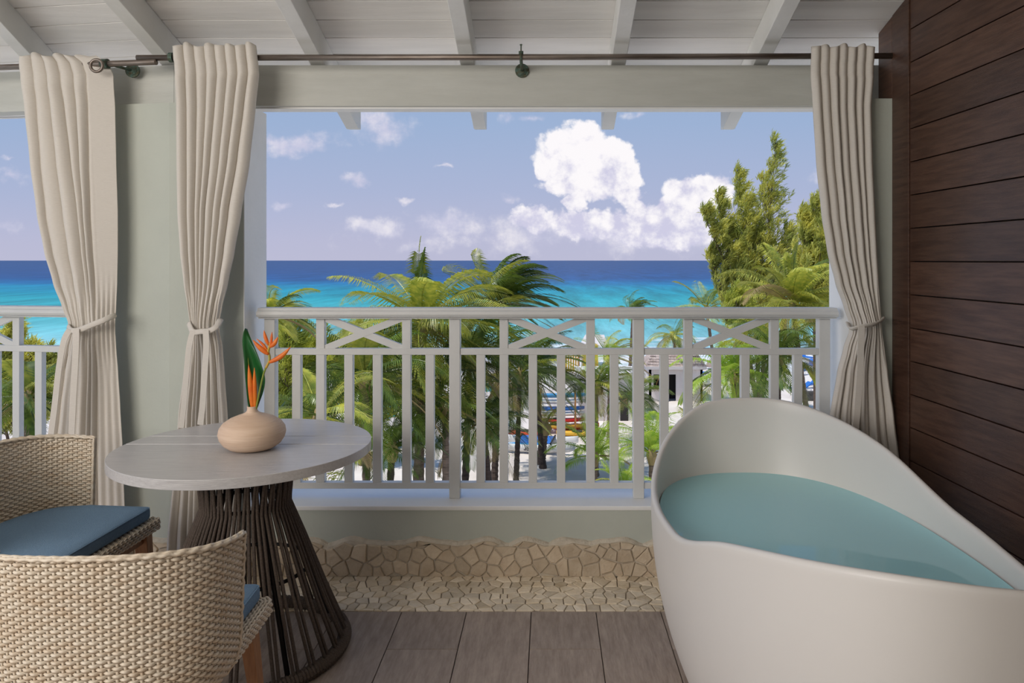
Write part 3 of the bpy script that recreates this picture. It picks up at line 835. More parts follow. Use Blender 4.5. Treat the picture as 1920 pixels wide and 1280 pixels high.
part('stem', MB().tube(smooth_pts([P(*q) for q in ((479,771,2.614),(483,752,2.606),(488,728,2.595),(494,702,2.59),(500,686,2.585),(505,676,2.583))], 5), .0034, 8), M['stem_green'], hf, smooth=True)
part('stalk', MB().tube(smooth_pts([P(*q) for q in ((499,689,2.585),(505,676,2.583),(505,667,2.583),(503,659,2.583),(505,650,2.583),(506,642,2.583))], 5), .0045, 8), M['stem'], hf, smooth=True)
for (a, b, r, bd) in (((505,679,2.581),(545,650,2.575),.0085,(.004,0,-.006)), ((504,664,2.581),(474,637,2.575),.0085,(0,0,-.005)), ((503,661,2.583),(481,635,2.58),.005,(.003,0,.003)), ((504,647,2.581),(495,619,2.58),.0065,(-.003,0,0)), ((506,650,2.579),(521,631,2.575),.008,(.003,0,-.004)), ((508,648,2.581),(510,622,2.58),.0048,(0,0,0))):
    part('bract', spindle(P(*a), P(*b), r, bd), M['bract'], hf, smooth=True)
hb_ = thing('heliconia_bud', 'short closed orange heliconia bud low in the vase before the leaf', 'flower', (VX-.004, VZ-.006, .87))
for (a, b, r) in (((474,769,2.612),(466,683,2.592),.0100), ((478,769,2.612),(477,689,2.596),.0085)):
    part('bract', spindle(P(*a), P(*b), r), M['bract'], hb_, smooth=True)

# ================================================================== WICKER CHAIRS
def chair_meshes():
    out = []
    PHN = 96
    def plan(phi, s=1.):
        # phi -pi/2 .. pi/2 ; 0 is the middle of the back
        sx, cx = sin(phi), cos(phi)
        x = .308*math.copysign(abs(sx)**.85, sx); y = .0-.235*abs(cx)**.75
        return x*s, y*s
    # arc length table
    PHI = [-pi/2+pi*k/400 for k in range(401)]
    C = [plan(p) for p in PHI]; S = [0]
    for a, b in zip(C[:-1], C[1:]): S.append(S[-1]+math.hypot(b[0]-a[0], b[1]-a[1]))
    Ltot = S[-1]
    def phi_at(s):
        import bisect
        i = min(max(bisect.bisect_left(S, s), 1), 400); t = (s-S[i-1])/(S[i]-S[i-1]+1e-12)
        return PHI[i-1]+(PHI[i]-PHI[i-1])*t
    H0 = .335
    def top(phi): return .712+.026*cos(phi)
    def shell(s, t):
        """point and outward normal at arc length s, height fraction t"""
        phi = phi_at(min(max(s, 0), Ltot)); h = H0+(top(phi)-H0)*t
        k = 1+.05*(t-.35); 
        if t < .3: k -= .15*(1-t/.3)**2
        x, y = plan(phi, k)
        e = .004; p2 = phi_at(min(max(s+e, 0), Ltot)); p1 = phi_at(min(max(s-e, 0), Ltot))
        a = plan(p1, k); b = plan(p2, k); tx, ty = b[0]-a[0], b[1]-a[1]; l = math.hypot(tx, ty) or 1
        return Vector((x, y, h)), Vector((ty/l, -tx/l, 0)), Vector((tx/l, ty/l, 0))
    def strand(mb, pts, nrms, w, th):
        R_ = []
        for i, (p, nn) in enumerate(zip(pts, nrms)):
            d = (pts[min(i+1, len(pts)-1)]-pts[max(i-1, 0)]); d.normalize()
            u = d.cross(nn).normalized()
            R_.append([p+nn*th, p+u*w, p-nn*th, p-u*w])
        mb.rings(R_, True, True)
    # --- back weave
    mb = MB(); pitch = .0165; rows = 46; rg = random.Random(4)
    ns = int(Ltot/pitch)*4
    for r in range(rows):
        t = (r+.5)/rows; ph = (r % 2)
        pts = []; nr = []
        for i in range(ns+1):
            s = Ltot*i/ns; p, nn, tt = shell(s, t)
            c_ = cos(pi*(s/pitch+ph)); off = .0036*(c_*.6+.4*math.copysign(abs(c_)**.4, c_))
            pts.append(p+nn*off); nr.append(nn)
        strand(mb, pts, nr, .0052, .0028)
    out.append(('weave', mb, M['wicker']))
    # stakes
    mb = MB()
    for k in range(int(Ltot/pitch)+1):
        s = min(Ltot, (k)*pitch); pts = []; nr = []
        for j in range(12):
            p, nn, tt = shell(s, j/11); pts.append(p); nr.append(nn)
        strand(mb, pts, nr, .0042, .0016)
    out.append(('stakes', mb, M['wicker']))
    # rim binding: chunky overlapping wraps along the top and down both arm ends
    mb = MB(); path = []
    for j in range(30): path.append(shell(0, j/30*.98+.01))
    nn_ = 150
    for i in range(nn_+1): path.append(shell(Ltot*i/nn_, 1.0))
    for j in range(30): path.append(shell(Ltot, .99-j/30*.98))
    for side in (-1, 1, 0):
        for ph in (0,):
            pts = []; nr = []; acc_ = 0; prev = None
            for (p, nn, tt) in path:
                if prev is not None: acc_ += (p-prev).length
                prev = p
                c_ = sin(2*pi*acc_/.030+side*2.1)
                pts.append(p+nn*(.0045*side+.0018*c_)+Vector((0,0,.003*(1-abs(side))+.0012*sin(2*pi*acc_/.03+side)))); nr.append(nn)
            strand(mb, pts, nr, .0055, .0042)
    out.append(('rim_binding', mb, M['wicker']))
    # --- seat outline
    ol = []
    ol += [Vector((.262, .285)), ]
    seat = []
    def seatpt(k):      # closed outline parameter list
        return seat[k]
    # front edge left->right, right side to arm, back arc, left side
    ptsl = []
    for i in range(21): ptsl.append((-.266+.532*i/20, .290))
    for i in range(1, 7):
        a = pi/2*(1-i/6); ptsl.append((.266+.022*cos(a), .268+.022*sin(a)))
    for i in range(1, 14): ptsl.append((.288+.016*i/13, .268-.268*i/13))
    for i in range(1, 40):
        x, y = plan(pi/2-pi*i/40, .955); ptsl.append((x, y))
    for i in range(0, 13): ptsl.append((-.304+.016*i/13, .268*i/13))
    for i in range(0, 6):
        a = pi/2+pi/2*(1-i/6); ptsl.append((-.266+.022*cos(a), .268+.022*sin(a)))
    O = [Vector((x, y, 0)) for x, y in ptsl]
    def scaled(k): return [Vector((p.x*k, .02+(p.y-.02)*k, 0)) for p in O]
    mb = MB(); A_ = scaled(.97)
    mb.rings([[p+Vector((0,0,.388)) for p in scaled(.95)], [p+Vector((0,0,.392)) for p in A_], [p+Vector((0,0,.414)) for p in A_], [p+Vector((0,0,.418)) for p in scaled(.95)]], True, True)
    out.append(('seat', mb, M['wicker']))
    mb = MB()
    def closed_strand(k, h, ph, amp, w, th, updir=False):
        base = scaled(k); per = []; 
        for i in range(len(base)):
            a, b = base[i], base[(i+1) % len(base)]; m_ = max(1, int((b-a).length/.0042))
            for q in range(m_): per.append(a.lerp(b, q/m_))
        pts = []; nr = []; s = 0
        for i, p in enumerate(per):
            a, b = per[i-1], per[(i+1) % len(per)]; t_ = (b-a).normalized(); nn = Vector((-t_.y, t_.x, 0)); 
            if nn.dot(p-Vector((0,.02,0))) < 0: nn = -nn
            if i: s += (p-per[i-1]).length
            nv = Vector((0,0,1)) if updir else nn
            pts.append(p+Vector((0,0,h))+nv*(amp*cos(pi*(s/.0125+ph)))); nr.append(nv)
        strand(mb, pts+[pts[0]], nr+[nr[0]], w, th)
    for r in range(4): closed_strand(.985, .384+.0088*r+.002, r % 2, .003, .0044, .0026)
    for r in range(5): closed_strand(.975-.030*r, .4185, r % 2, .003, .0044, .0024, True)
    out.append(('seat_weave', mb, M['wicker']))
    # cushion
    mb = MB(); cr_ = []
    cc = [Vector((p.x*.90, .03+(p.y-.02)*.86, 0)) for p in O]
    for k, h in ((.965,.423),(.99,.428),(1.,.436),(1.,.458),(.99,.466),(.965,.470)):
        cr_.append([Vector((p.x*k, .02+(p.y-.02)*k, h)) for p in cc])
    for k in (.8, .5, .2): cr_.append([Vector((p.x*k, .02+(p.y-.02)*k, .470+.006*(1-k))) for p in cc])
    mb.rings(cr_, True, True)
    out.append(('cushion', mb, M['cushion']))
    mb = MB()
    for h, k in ((.4655, .991),): mb.tube([Vector((p.x*k, .02+(p.y-.02)*k, h)) for p in cc+[cc[0]]], .0022, 6)
    out.append(('piping', mb, M['cushion']))
    legs = []
    for sx in (-1, 1):
        for fy in (1, -1):
            m_ = MB(); x1, y1 = (.222*sx, .245) if fy > 0 else (.185*sx, -.165)
            x0, y0 = (.262*sx, .262) if fy > 0 else (.225*sx, -.215)
            def sq(x, y, h, a, b): return [Vector((x-a, y-b, h)), Vector((x+a, y-b, h)), Vector((x+a, y+b, h)), Vector((x-a, y+b, h))]
            m_.rings([sq(x0, y0, 0, .012, .014), sq((x0+x1)/2, (y0+y1)/2, .2, .016, .020), sq(x1, y1, .389, .020, .027)], True, True)
            legs.append(('leg', m_, M['teak']))
    ap = []
    for sx in (-1, 1):
        ap.append(('apron', MB().hexa([Vector((sx*.200-.011, -.14, .345)), Vector((sx*.200+.011, -.14, .345)), Vector((sx*.226+.011, .225, .345)), Vector((sx*.226-.011, .225, .345))], [Vector((sx*.200-.011, -.14, .388)), Vector((sx*.200+.011, -.14, .388)), Vector((sx*.226+.011, .225, .388)), Vector((sx*.226-.011, .225, .388))]), M['teak']))
    ap.append(('apron', MB().box((-.205,.236,.345), (.205,.258,.388)), M['teak']))
    ap.append(('apron', MB().box((-.170,-.176,.345), (.170,-.154,.388)), M['teak']))
    return out, legs, ap
CH, LEGS, APR = chair_meshes()
CHM = {}
def put_chair(loc, rz, label):
    t = thing('wicker_chair', label, 'chair', loc, 'wicker chairs at the round table', rz)
    def mk(nm, key, mb, m_, parent, smooth=True, kind=None, bevel=0):
        if key not in CHM: CHM[key] = mb.mesh(nm, m_, smooth)
        return part(nm, CHM[key], None, parent, world=False, kind=kind, bevel=bevel)
    d = {k: (mb, m_) for k, mb, m_ in CH}
    back = mk('backrest', 'stakes', *d['stakes'], t)
    mk('woven_strands', 'weave', *d['weave'], back, kind='stuff')
    mk('rim_binding', 'rim', *d['rim_binding'], back)
    seat = mk('seat', 'seat', *d['seat'], t)
    mk('woven_strands', 'seatw', *d['seat_weave'], seat, kind='stuff')
    cu = mk('cushion', 'cushion', *d['cushion'], t); cu['label'] = 'slate blue seat cushion'
    mk('piping', 'piping', *d['piping'], cu)
    for i, (nm, mb, m_) in enumerate(LEGS): mk('leg', 'leg%d' % i, mb, m_, t, False, bevel=.002)
    for i, (nm, mb, m_) in enumerate(APR): mk('apron', 'apron%d' % i, mb, m_, t, False, bevel=.002)
    return t
put_chair((-1.092, 1.895, 0), radians(-1), 'cream woven wicker chair seen from behind, nearest in front of the round table')
put_chair((-1.775, 2.578, 0), radians(-92), 'cream woven wicker chair left of the table, its blue cushion in full view')
#BEACH
# ================================================================== LANDSCAPE
G = GZ-0.0
GD = HC-GZ       # eye height above the beach
def gp(px, py):  # a point on the beach through a pixel
    z = F*GD/(py-PY); return Vector(((px-PX)/F*z, z, GZ))
def sea_mat():
    m = bpy.data.materials.new('sea_water'); m.use_nodes = True; nt = m.node_tree; N = nt.nodes; L = nt.links
    bs = N['Principled BSDF']; bs.inputs['Roughness'].default_value = .5; bs.inputs['Specular IOR Level'].default_value = .15
    ge = N.new('ShaderNodeNewGeometry'); sp = N.new('ShaderNodeSeparateXYZ'); L.new(ge.outputs['Position'], sp.inputs[0])
    def mth(op, a, b=None, cl=False):
        n = N.new('ShaderNodeMath'); n.operation = op; n.use_clamp = cl
        for i, v in enumerate((a, b)):
            if v is None: continue
            if isinstance(v, (int, float)): n.inputs[i].default_value = v
            else: L.new(v, n.inputs[i])
        return n.outputs[0]
    def nz(scale, st, det=5, ro=.6):
        mp = N.new('ShaderNodeMapping'); mp.inputs['Scale'].default_value = st; L.new(ge.outputs['Position'], mp.inputs[0])
        n = N.new('ShaderNodeTexNoise'); n.inputs['Scale'].default_value = scale; n.inputs['Detail'].default_value = det; n.inputs['Roughness'].default_value = ro
        L.new(mp.outputs[0], n.inputs['Vector']); return n.outputs[0]
    # depth of the sea grows with the distance from the shore
    shift = mth('MULTIPLY', mth('SUBTRACT', nz(.012, (.25, 1, 1), 4), .5), .75)
    q = mth('MULTIPLY', mth('DIVIDE', GD*F, mth('ADD', sp.outputs[1], mth('MULTIPLY', sp.outputs[0], -.03))), mth('ADD', 1, mth('MULTIPLY', shift, .42)))
    rp = N.new('ShaderNodeValToRGB'); L.new(mth('DIVIDE', q, 200.), rp.inputs[0]); cr = rp.color_ramp
    ks = [(0.0, (52,86,138)), (.10, (44,86,144)), (.165, (32,92,154)), (.20, (14,118,174)), (.235, (8,146,184)), (.275, (10,160,184)), (.34, (38,178,190)), (.43, (70,190,196)), (.55, (105,206,212)), (.72, (150,218,224)), (.82, (178,222,226)), (.9, (205,228,228)), (1., (222,228,224))]
    k = .72
    cr.elements[0].position = 0; cr.elements[0].color = (*[c*k for c in lin(*ks[0][1])], 1)
    cr.elements[1].position = 1; cr.elements[1].color = (*[c*k for c in lin(*ks[-1][1])], 1)
    for p, c in ks[1:-1]:
        e = cr.elements.new(p); e.color = (*[x*k for x in lin(*c)], 1)
    # wavelets darken and lighten the colour
    wv = nz(.10, (1, .13, 1), 9, .8)
    hs = N.new('ShaderNodeHueSaturation'); L.new(rp.outputs[0], hs.inputs['Color'])
    mr = N.new('ShaderNodeMapRange'); L.new(wv, mr.inputs[0]); mr.inputs[1].default_value = .38; mr.inputs[2].default_value = .62; mr.inputs[3].default_value = .68; mr.inputs[4].default_value = 1.30
    L.new(mr.outputs[0], hs.inputs['Value'])
    # foam: surf lines close to the shore, a few whitecaps further out
    near = N.new('ShaderNodeMapRange'); L.new(q, near.inputs[0]); near.inputs[1].default_value = 118; near.inputs[2].default_value = 175
    fn = nz(.16, (.22, 1, 1), 7, .7)
    foam = mth('MULTIPLY', mth('SUBTRACT', mth('ADD', fn, mth('MULTIPLY', near.outputs[0], .28)), .68), 9., True)
    caps = mth('MULTIPLY', mth('SUBTRACT', nz(.11, (.3, 1, 1), 6, .8), .765), 25., True)
    fo = mth('MAXIMUM', foam, mth('MULTIPLY', caps, .7))
    mx = N.new('ShaderNodeMix'); mx.data_type = 'RGBA'; L.new(fo, mx.inputs[0]); L.new(hs.outputs[0], mx.inputs[6]); mx.inputs[7].default_value = (.78, .78, .78, 1)
    L.new(mx.outputs[2], bs.inputs['Base Color'])
    return m
mb = MB(); mb.add([(-40000, 60, G-.35), (40000, 60, G-.35), (40000, 45000, G-.35), (-40000, 45000, G-.35)], [(0,1,2,3)])
part('sea', mb, sea_mat(), kind='structure', label='turquoise sea turning deep blue towards the horizon')
# beach: gently uneven sand running down into the water
mb = MB(); NX, NY = 70, 60; vv = []
for j in range(NY+1):
    for i in range(NX+1):
        x = -70+140*i/NX; y = 6+104*(j/NY)
        sh = 79-.10*x+2.2*sin(x*.09)
        h = G+.10*mnoise.noise(Vector((x*.15, y*.15, 0)))
        if y > sh-8: h = G-.06*max(0, y-(sh-8)) + .0
        vv.append((x, y, h if y < 105 else G-2))
mb.add(vv, [(j*(NX+1)+i, j*(NX+1)+i+1, (j+1)*(NX+1)+i+1, (j+1)*(NX+1)+i) for j in range(NY) for i in range(NX)])
part('beach', mb, M['sand'], kind='structure', smooth=True, label='white sand beach')

# ------------------------------------------------------------------ palms
def frond_mb(p0, d0, L_, wind, grav, rg, leaflen, nl=34, wleaf=.035, stiff=.5):
    n = 16; pts = [Vector(p0)]; d = Vector(d0).normalized(); ds = [d.copy()]
    for i in range(n):
        t = i/n
        d = (d+Vector((wind*(.3+t), 0, -grav*(.25+t*1.1)))*(1.8/n)).normalized()
        pts.append(pts[-1]+d*(L_/n)); ds.append(d.copy())
    mb = MB(); mb.tube(pts, [max(.006, .034*(1-i/(n+.5))) for i in range(n+1)], 4)
    up = Vector((0,0,1)); tw = rg.uniform(-.5, .5)
    for k in range(nl):
        t = .10+.90*(k+.5)/nl; f = t*n; i = min(int(f), n-1); fr_ = f-i
        p = pts[i].lerp(pts[i+1], fr_); dd = ds[i].lerp(ds[i+1], fr_).normalized()
        s = dd.cross(up)
        if s.length < .05: s = Vector((1,0,0))
        s.normalize(); nu = s.cross(dd).normalized()
        s = (s*cos(tw)+nu*sin(tw)).normalized()
        ll = leaflen*(sin(pi*min(1, .15+t*.82))**.6)*rg.uniform(.85, 1.1)
        for sg in (-1, 1):
            a = (s*sg*.95+dd*(.30+.6*t)+nu*.25).normalized()
            a = (a+Vector((wind*.8, 0, -.30))*.5).normalized()
            b = (a+Vector((wind*.9+rg.uniform(-.12,.12), rg.uniform(-.1,.1), -.9))*.85).normalized()
            m1 = p+a*ll*.5; e = m1+b*ll*.5
            wv = a.cross(nu+Vector((.3,.5,0))).normalized()*wleaf
            mb.add([p-wv*.4, p+wv*.4, m1+wv, m1-wv, e], [(0,1,2,3), (3,2,4)])
    return mb
def palm(label, crown, foot, Rf, nf, wind, mats, seed, leaflen=None, trunkmat='trunk', group=None, el=(-.5, 1.25), tr=.13, spear=0, nuts=False, grav=1.0, nl=34, wl=None, bias=None):
    rg = random.Random(seed); c = Vector(crown); f = Vector(foot)
    t = thing('coconut_palm', label, 'palm tree', (f.x, f.y, GZ), group)
    # trunk with leaf-scar rings
    if c.z-f.z > .8:
        pts = []; rr = []; nseg = int(max(24, (c.z-f.z)*6))
        ctrl = [f, f.lerp(c, .35)+Vector(((f.x-c.x)*-.12, 0, 0)), c]
        for i in range(nseg+1):
            u = i/nseg; p = ctrl[0]*(1-u)**2+ctrl[1]*2*u*(1-u)+ctrl[2]*u*u
            pts.append(p); rr.append(tr*(1.35-.55*u+(.35*math.exp(-u*14)))*(1.08 if i % 2 else .94))
        part('trunk', MB().tube(pts, rr, 9), M[trunkmat], t, smooth=False)
    # crown heart of old leaf bases
    hb2 = MB().tube([c-Vector((0,0,.45)), c-Vector((0,0,.1)), c+Vector((0,0,.3))], [tr*1.0, tr*1.8, tr*.7], 9)
    part('crown_heart', hb2, M['palm_dry'], t)
    if nuts:
        for k in range(6):
            a = rg.uniform(0, 2*pi); q = c+Vector((cos(a)*.26, sin(a)*.26, -.28+rg.uniform(-.1,.1)))
            part('coconut', MB().lathe([(.01,-.13),(.07,-.10),(.10,0),(.07,.10),(.01,.13)], q, 8), M['palm_dry'], t, smooth=True)
    ll = leaflen or Rf*.28
    nl = int(nl*1.15)
    wl = wl or max(.016, Rf*.0068)
    for k in range(spear):
        d = Vector((rg.uniform(-.16,.10)-.12, rg.uniform(-.1,.1), 1)).normalized()
        part('frond', frond_mb(c+d*.1, d, Rf*rg.uniform(.55, .78), .22, .03, rg, ll*.55, nl, wl), M[mats[k % len(mats)]], t)
    for k in range(nf):
        az = 2*pi*(k*.381966+rg.uniform(-.04, .04)); u = (k+.5)/nf
        e = el[1]+(el[0]-el[1])*u**.8+rg.uniform(-.12, .12)
        if bias: az = bias[0]+(((az-bias[0]+pi) % (2*pi))-pi)*bias[1]
        d = Vector((cos(az)*cos(e), sin(az)*cos(e), sin(e)))
        mm = mats[0] if rg.random() < .6 else rg.choice(mats)
        if u > .86 and rg.random() < .4: mm = 'palm_dry'
        L_ = Rf*rg.uniform(.85, 1.1)*(.8 if u < .15 else 1)
        part('frond', frond_mb(c+d*.1, d, L_, wind, grav*rg.uniform(.75, 1.2), rg, ll, nl, wl), M[mm], t)
    return t
def pc(px, py, z): return P(px, py, z)
def pf(px, z): return Vector(((px-PX)/F*z, z, GZ))
PG = 'palm_green'; PYL = 'palm_yellow'; PD = 'palm_dark'; PB = 'palm_bright'
palm('big coconut palm just left of centre, spiky crown rising over the handrail', pc(795,606,27), pf(772,27), 4.0, 28, .38, [PYL, PG, PG], 11, el=(-.55, 1.2), nl=46, spear=2)
palm('coconut palm low on the left, fronds spreading behind the table edge', pc(685,712,24), pf(690,24.), 3.3, 24, .25, [PG, PYL, PYL], 12, nl=40)
palm('windswept coconut palm at mid distance, crown blown right across the horizon', pc(938,572,36), pf(926,36), 3.6, 34, 1.05, [PG, PYL, PD], 13, trunkmat='trunk_dark', el=(-.1, 1.5), nl=44, nuts=True, grav=.85)
palm('small windswept palm far off, its tuft peeping above the handrail', pc(1186,588,70), pf(1180,70), 2.7, 24, 1.2, [PG, PYL], 14, el=(-.1, 1.5), grav=.8)
palm('palm with loose upright fronds near the shore, left of the tall feathery tree', pc(1325,578,58), pf(1352,60), 3.4, 18, .35, [PYL, PG], 15, el=(-.3, 1.3))
palm('large golden green palm at the right edge, before the tall feathery tree', pc(1487,572,36), pf(1536,37), 4.0, 34, .30, [PYL, PG, PYL, 'palm_dry'], 16, el=(-.35, 1.3), nl=46, spear=3, nuts=True, leaflen=.95)
palm('small shore palm with star crown seen just below the handrail', pc(1262,628,65.5), pf(1278,65.5), 2.8, 16, .1, [PYL, PG], 17, el=(-.5, .9))
palm('yellow-green palm tuft blown right, below the handrail beside the second brace', pc(1143,668,45), pf(1143,45), 2.4, 22, .95, [PYL, PB], 18, el=(-.1, 1.4))
palm('dark crowned palm behind the middle of the railing, left of the centre post', pc(880,672,30), pf(868,30), 3.8, 26, .35, [PG, PD, PYL], 19, trunkmat='trunk_dark', nl=42)
palm('leaning palm with a slim dark speckled trunk behind the centre balusters', pc(975,700,33), pf(965,33.5), 3.5, 24, .45, [PG, PYL, PD], 20, trunkmat='trunk_dark', nl=40, tr=.11)
palm('palm with a stout ringed trunk rising from the sand beside the boats', pc(1022,800,40.5), pf(1012,40.5), 1.9, 9, .2, [PYL, PG], 21, el=(.3, 1.3), tr=.22)
palm('palm with an orange tinged heart, left of the right post', pc(1118,722,38), pf(1116,38), 2.7, 22, .35, [PG, PYL, PYL], 22, nuts=True, nl=38)
palm('young bright green palm sprouting from the sand left of the right post', pc(1115,855,33), pf(1115,33.5), 2.3, 15, .15, [PB], 23, el=(.1, 1.4), nl=30, wl=.022)
palm('young bright green palm close to the bathtub rim, right of the right post', pc(1222,850,30), pf(1222,30.5), 2.5, 15, .1, [PB], 24, el=(.3, 1.45), nl=30, wl=.022)
palm('low young palm at the foot of the right post', pc(1172,915,29), pf(1172,29.5), 1.4, 12, .1, [PB, PYL], 25, el=(.3, 1.4), nl=24)
palm('bright green palm behind the right brace, just above the rim of the tub', pc(1375,700,34), pf(1388,34.5), 3.1, 24, .35, [PB, PYL, PG], 26, nl=40)
palm('yellow upright palm behind the right brace of the railing', pc(1393,655,40), pf(1395,40), 2.3, 16, .05, [PYL, PB], 27, el=(.2, 1.45), nl=30)
palm('shaggy palm hanging under the handrail before the right end post', pc(1462,665,33), pf(1450,33), 3.2, 24, .25, [PG, PYL, PD], 28, trunkmat='trunk_dark', nl=38)
palm('palm tuft against the sea at the left jamb of the main opening', pc(508,592,22), pf(505,22), 1.5, 22, .6, [PYL, PG], 29, el=(-.3, 1.3), nl=36)
palm('yellow-green palm behind the vase and the table edge, low left', pc(600,780,20), pf(600,20), 2.2, 18, .2, [PYL, PG], 30, nl=38)
palm('palm with drooping fronds below the left bay railing', pc(55,745,20), pf(40,20), 1.9, 22, .3, [PG, PD, PYL], 31, nl=38)
palm('slim trunked palm before the teal parasols, right of the table', pc(792,715,28), pf(788,28), 3.2, 22, .35, [PG, PYL, PD], 32, nl=40, tr=.1)
palm('palm with low fronds before the sand, left of the dark speckled trunk', pc(905,790,27), pf(932,28), 2.5, 20, .35, [PG, PD, PYL], 33, nl=38, trunkmat='trunk_dark')
palm('low fan of palm fronds under the right edge of the tabletop', pc(735,840,24.5), pf(720,24.5), 2.1, 16, .35, [PG, PD], 34, nl=36, trunkmat='trunk_dark', el=(-.3, 1.2))
palm('palm crown filling the gap left of the centre post below the middle rail', pc(835,760,25.5), pf(838,26), 2.4, 18, .35, [PG, PYL, PD], 35, nl=38, el=(-.6, 1.0))
palm('olive green palm crown behind the second and third balusters right of the centre post', pc(1005,690,39), pf(1018,39.5), 3.2, 24, .5, [PG, PD, PYL], 36, nl=40, trunkmat='trunk_dark')
palm('mid green palm left of the hut, fronds crossing the right post', pc(1190,742,42), pf(1196,42), 2.6, 20, .4, [PG, PYL], 37, nl=36)
palm('pale green fronds of a low palm beside the hut wall', pc(1296,812,34), pf(1296,34), 1.7, 16, .3, [PYL, PG], 38, nl=36)

# ------------------------------------------------------------------ casuarinas
def casuarina(label, leaders, foot, z, mname, seed, nneedle, nw=.022, nlen=.34, wind=.35, bark='bark', base_r=.22):
    rg = random.Random(seed); f = Vector(foot)
    t = thing('casuarina_tree', label, 'tree', (f.x, f.y, GZ))
    fol = MB(); first = True
    for (px, py, wpx, by) in leaders:
        top = P(px, py, z+rg.uniform(-1.5, 1.5)); w = wpx/F*z
        basez = P(px, by, z).z; base = Vector((f.x+(top.x-f.x)*.45, f.y, basez))
        pts = [f, Vector((f.x+(base.x-f.x)*.5, f.y, (basez+GZ)/2)), base, base.lerp(top, .5)+Vector((-.15,0,0)), top]
        sp_ = smooth_pts(pts, 8)
        part('trunk' if first else 'limb', MB().tube(sp_, [max(.02, (base_r if first else base_r*.5)*(1-i/len(sp_))) for i in range(len(sp_))], 7), M[bark], t)
        first = False
        H = (top-base).length
        nb_ = int(14+H*3.8)
        per = nneedle//(len(leaders)*nb_)
        lmb = MB()
        for b in range(nb_):
            u = (b+.5)/nb_; q = base.lerp(top, u)+Vector((-.15*sin(pi*u), 0, 0))
            az = rg.uniform(0, 2*pi); L_ = w*1.6*((1-u)**.8)*rg.uniform(.25, 1.25)+.25
            d = Vector((cos(az)*.9+wind*.5, sin(az)*.8, .75+.6*u)).normalized()
            e1 = q+d*L_*.6; e2 = e1+(d+Vector((wind*.9, 0, .35))).normalized()*L_*.55
            lmb.tube([q, e1, e2], [.03, .018, .006], 3, cap=False)
            nt_ = 4+int(L_*2.2)
            for g in range(nt_):
                s = .25+.8*(g+rg.random())/nt_
                tc_ = q.lerp(e1, min(1, s/.55)) if s < .55 else e1.lerp(e2, (s-.55)/.45)
                tc_ = tc_+Vector((rg.gauss(0, .10), rg.gauss(0, .12), rg.gauss(0, .10)))
                td = (d*.6+Vector((wind*1.2+rg.gauss(0, .25), rg.gauss(0, .35), .55+rg.gauss(0, .3)))).normalized()
                for k in range(max(3, per//nt_)):
                    pp = tc_+td*rg.uniform(-.2, .25)+Vector((rg.gauss(0, .05), rg.gauss(0, .05), rg.gauss(0, .05)))
                    nd = (td+Vector((rg.gauss(0, .28), rg.gauss(0, .28), rg.gauss(0, .28)-.1))).normalized()
                    ln = nlen*rg.uniform(.6, 1.3); wv = nd.cross(Vector((rg.gauss(0,1), rg.gauss(0,1), rg.gauss(0,1)))).normalized()*nw
                    mm = pp+nd*ln*.55; ee = mm+(nd+Vector((wind*.6, 0, -.35))).normalized()*ln*.45
                    o = len(fol.v); fol.v += [tuple(pp-wv*.5), tuple(pp+wv*.5), tuple(mm+wv), tuple(mm-wv), tuple(ee)]
                    fol.f += [(o, o+1, o+2, o+3), (o+3, o+2, o+4)]
        part('twigs', lmb, M[bark], t, kind='stuff')
    part('needles', fol, M[mname], t, kind='stuff')
    return t
casuarina('tall feathery evergreen with pointed crowns rising above the horizon on the right',
          [(1455,262,46,600),(1436,330,62,620),(1385,322,34,560),(1404,372,48,600),(1345,366,34,560),(1318,392,22,520),(1365,420,60,640),(1330,470,42,600),(1480,430,60,620),(1418,450,80,660)], pf(1425, 52), 52, 'casu', 41, 36000, nw=.027, nlen=.42)
casuarina('rounder feathery evergreen beside the right curtain, behind the golden palm',
          [(1532,376,40,600),(1505,396,30,560),(1552,420,50,600),(1515,440,60,640),(1560,480,60,640)], pf(1530, 44), 44, 'casu', 42, 24000, nw=.026, nlen=.40)
casuarina('bright yellow-green feathery bush beyond the left jamb of the opening',
          [(545,600,50,840),(575,640,50,880),(520,630,40,860),(560,720,55,940),(530,760,60,940),(600,640,30,800)], pf(550, 26), 26, 'casu2', 43, 22000, nw=.016, nlen=.30)
casuarina('feathery bush behind the left brace of the railing',
          [(668,610,36,780),(645,640,44,800),(705,628,34,780),(730,640,40,800),(625,655,40,800),(690,650,50,820)], pf(680, 40), 40, 'casu2', 44, 20000, nw=.02, nlen=.32)
casuarina('dark green feathery bush below the left bay railing',
          [(10,640,50,820),(60,660,40,820),(25,612,18,740),(95,670,36,800),(-30,640,60,820)], pf(30, 30), 30, 'casu', 45, 20000, nw=.018, nlen=.30)
casuarina('small feathery bush behind the balusters right of the table',
          [(765,640,26,780),(790,660,26,780),(745,670,30,800)], pf(770, 44), 44, 'casu2', 46, 7000, nw=.02, nlen=.30)
casuarina('bright green bushy crown in front of the tall feathery tree, over the right brace',
          [(1385,545,26,640),(1372,560,24,640),(1400,556,24,640)], pf(1385, 46), 46, 'casu2', 47, 7000, nw=.024, nlen=.30)

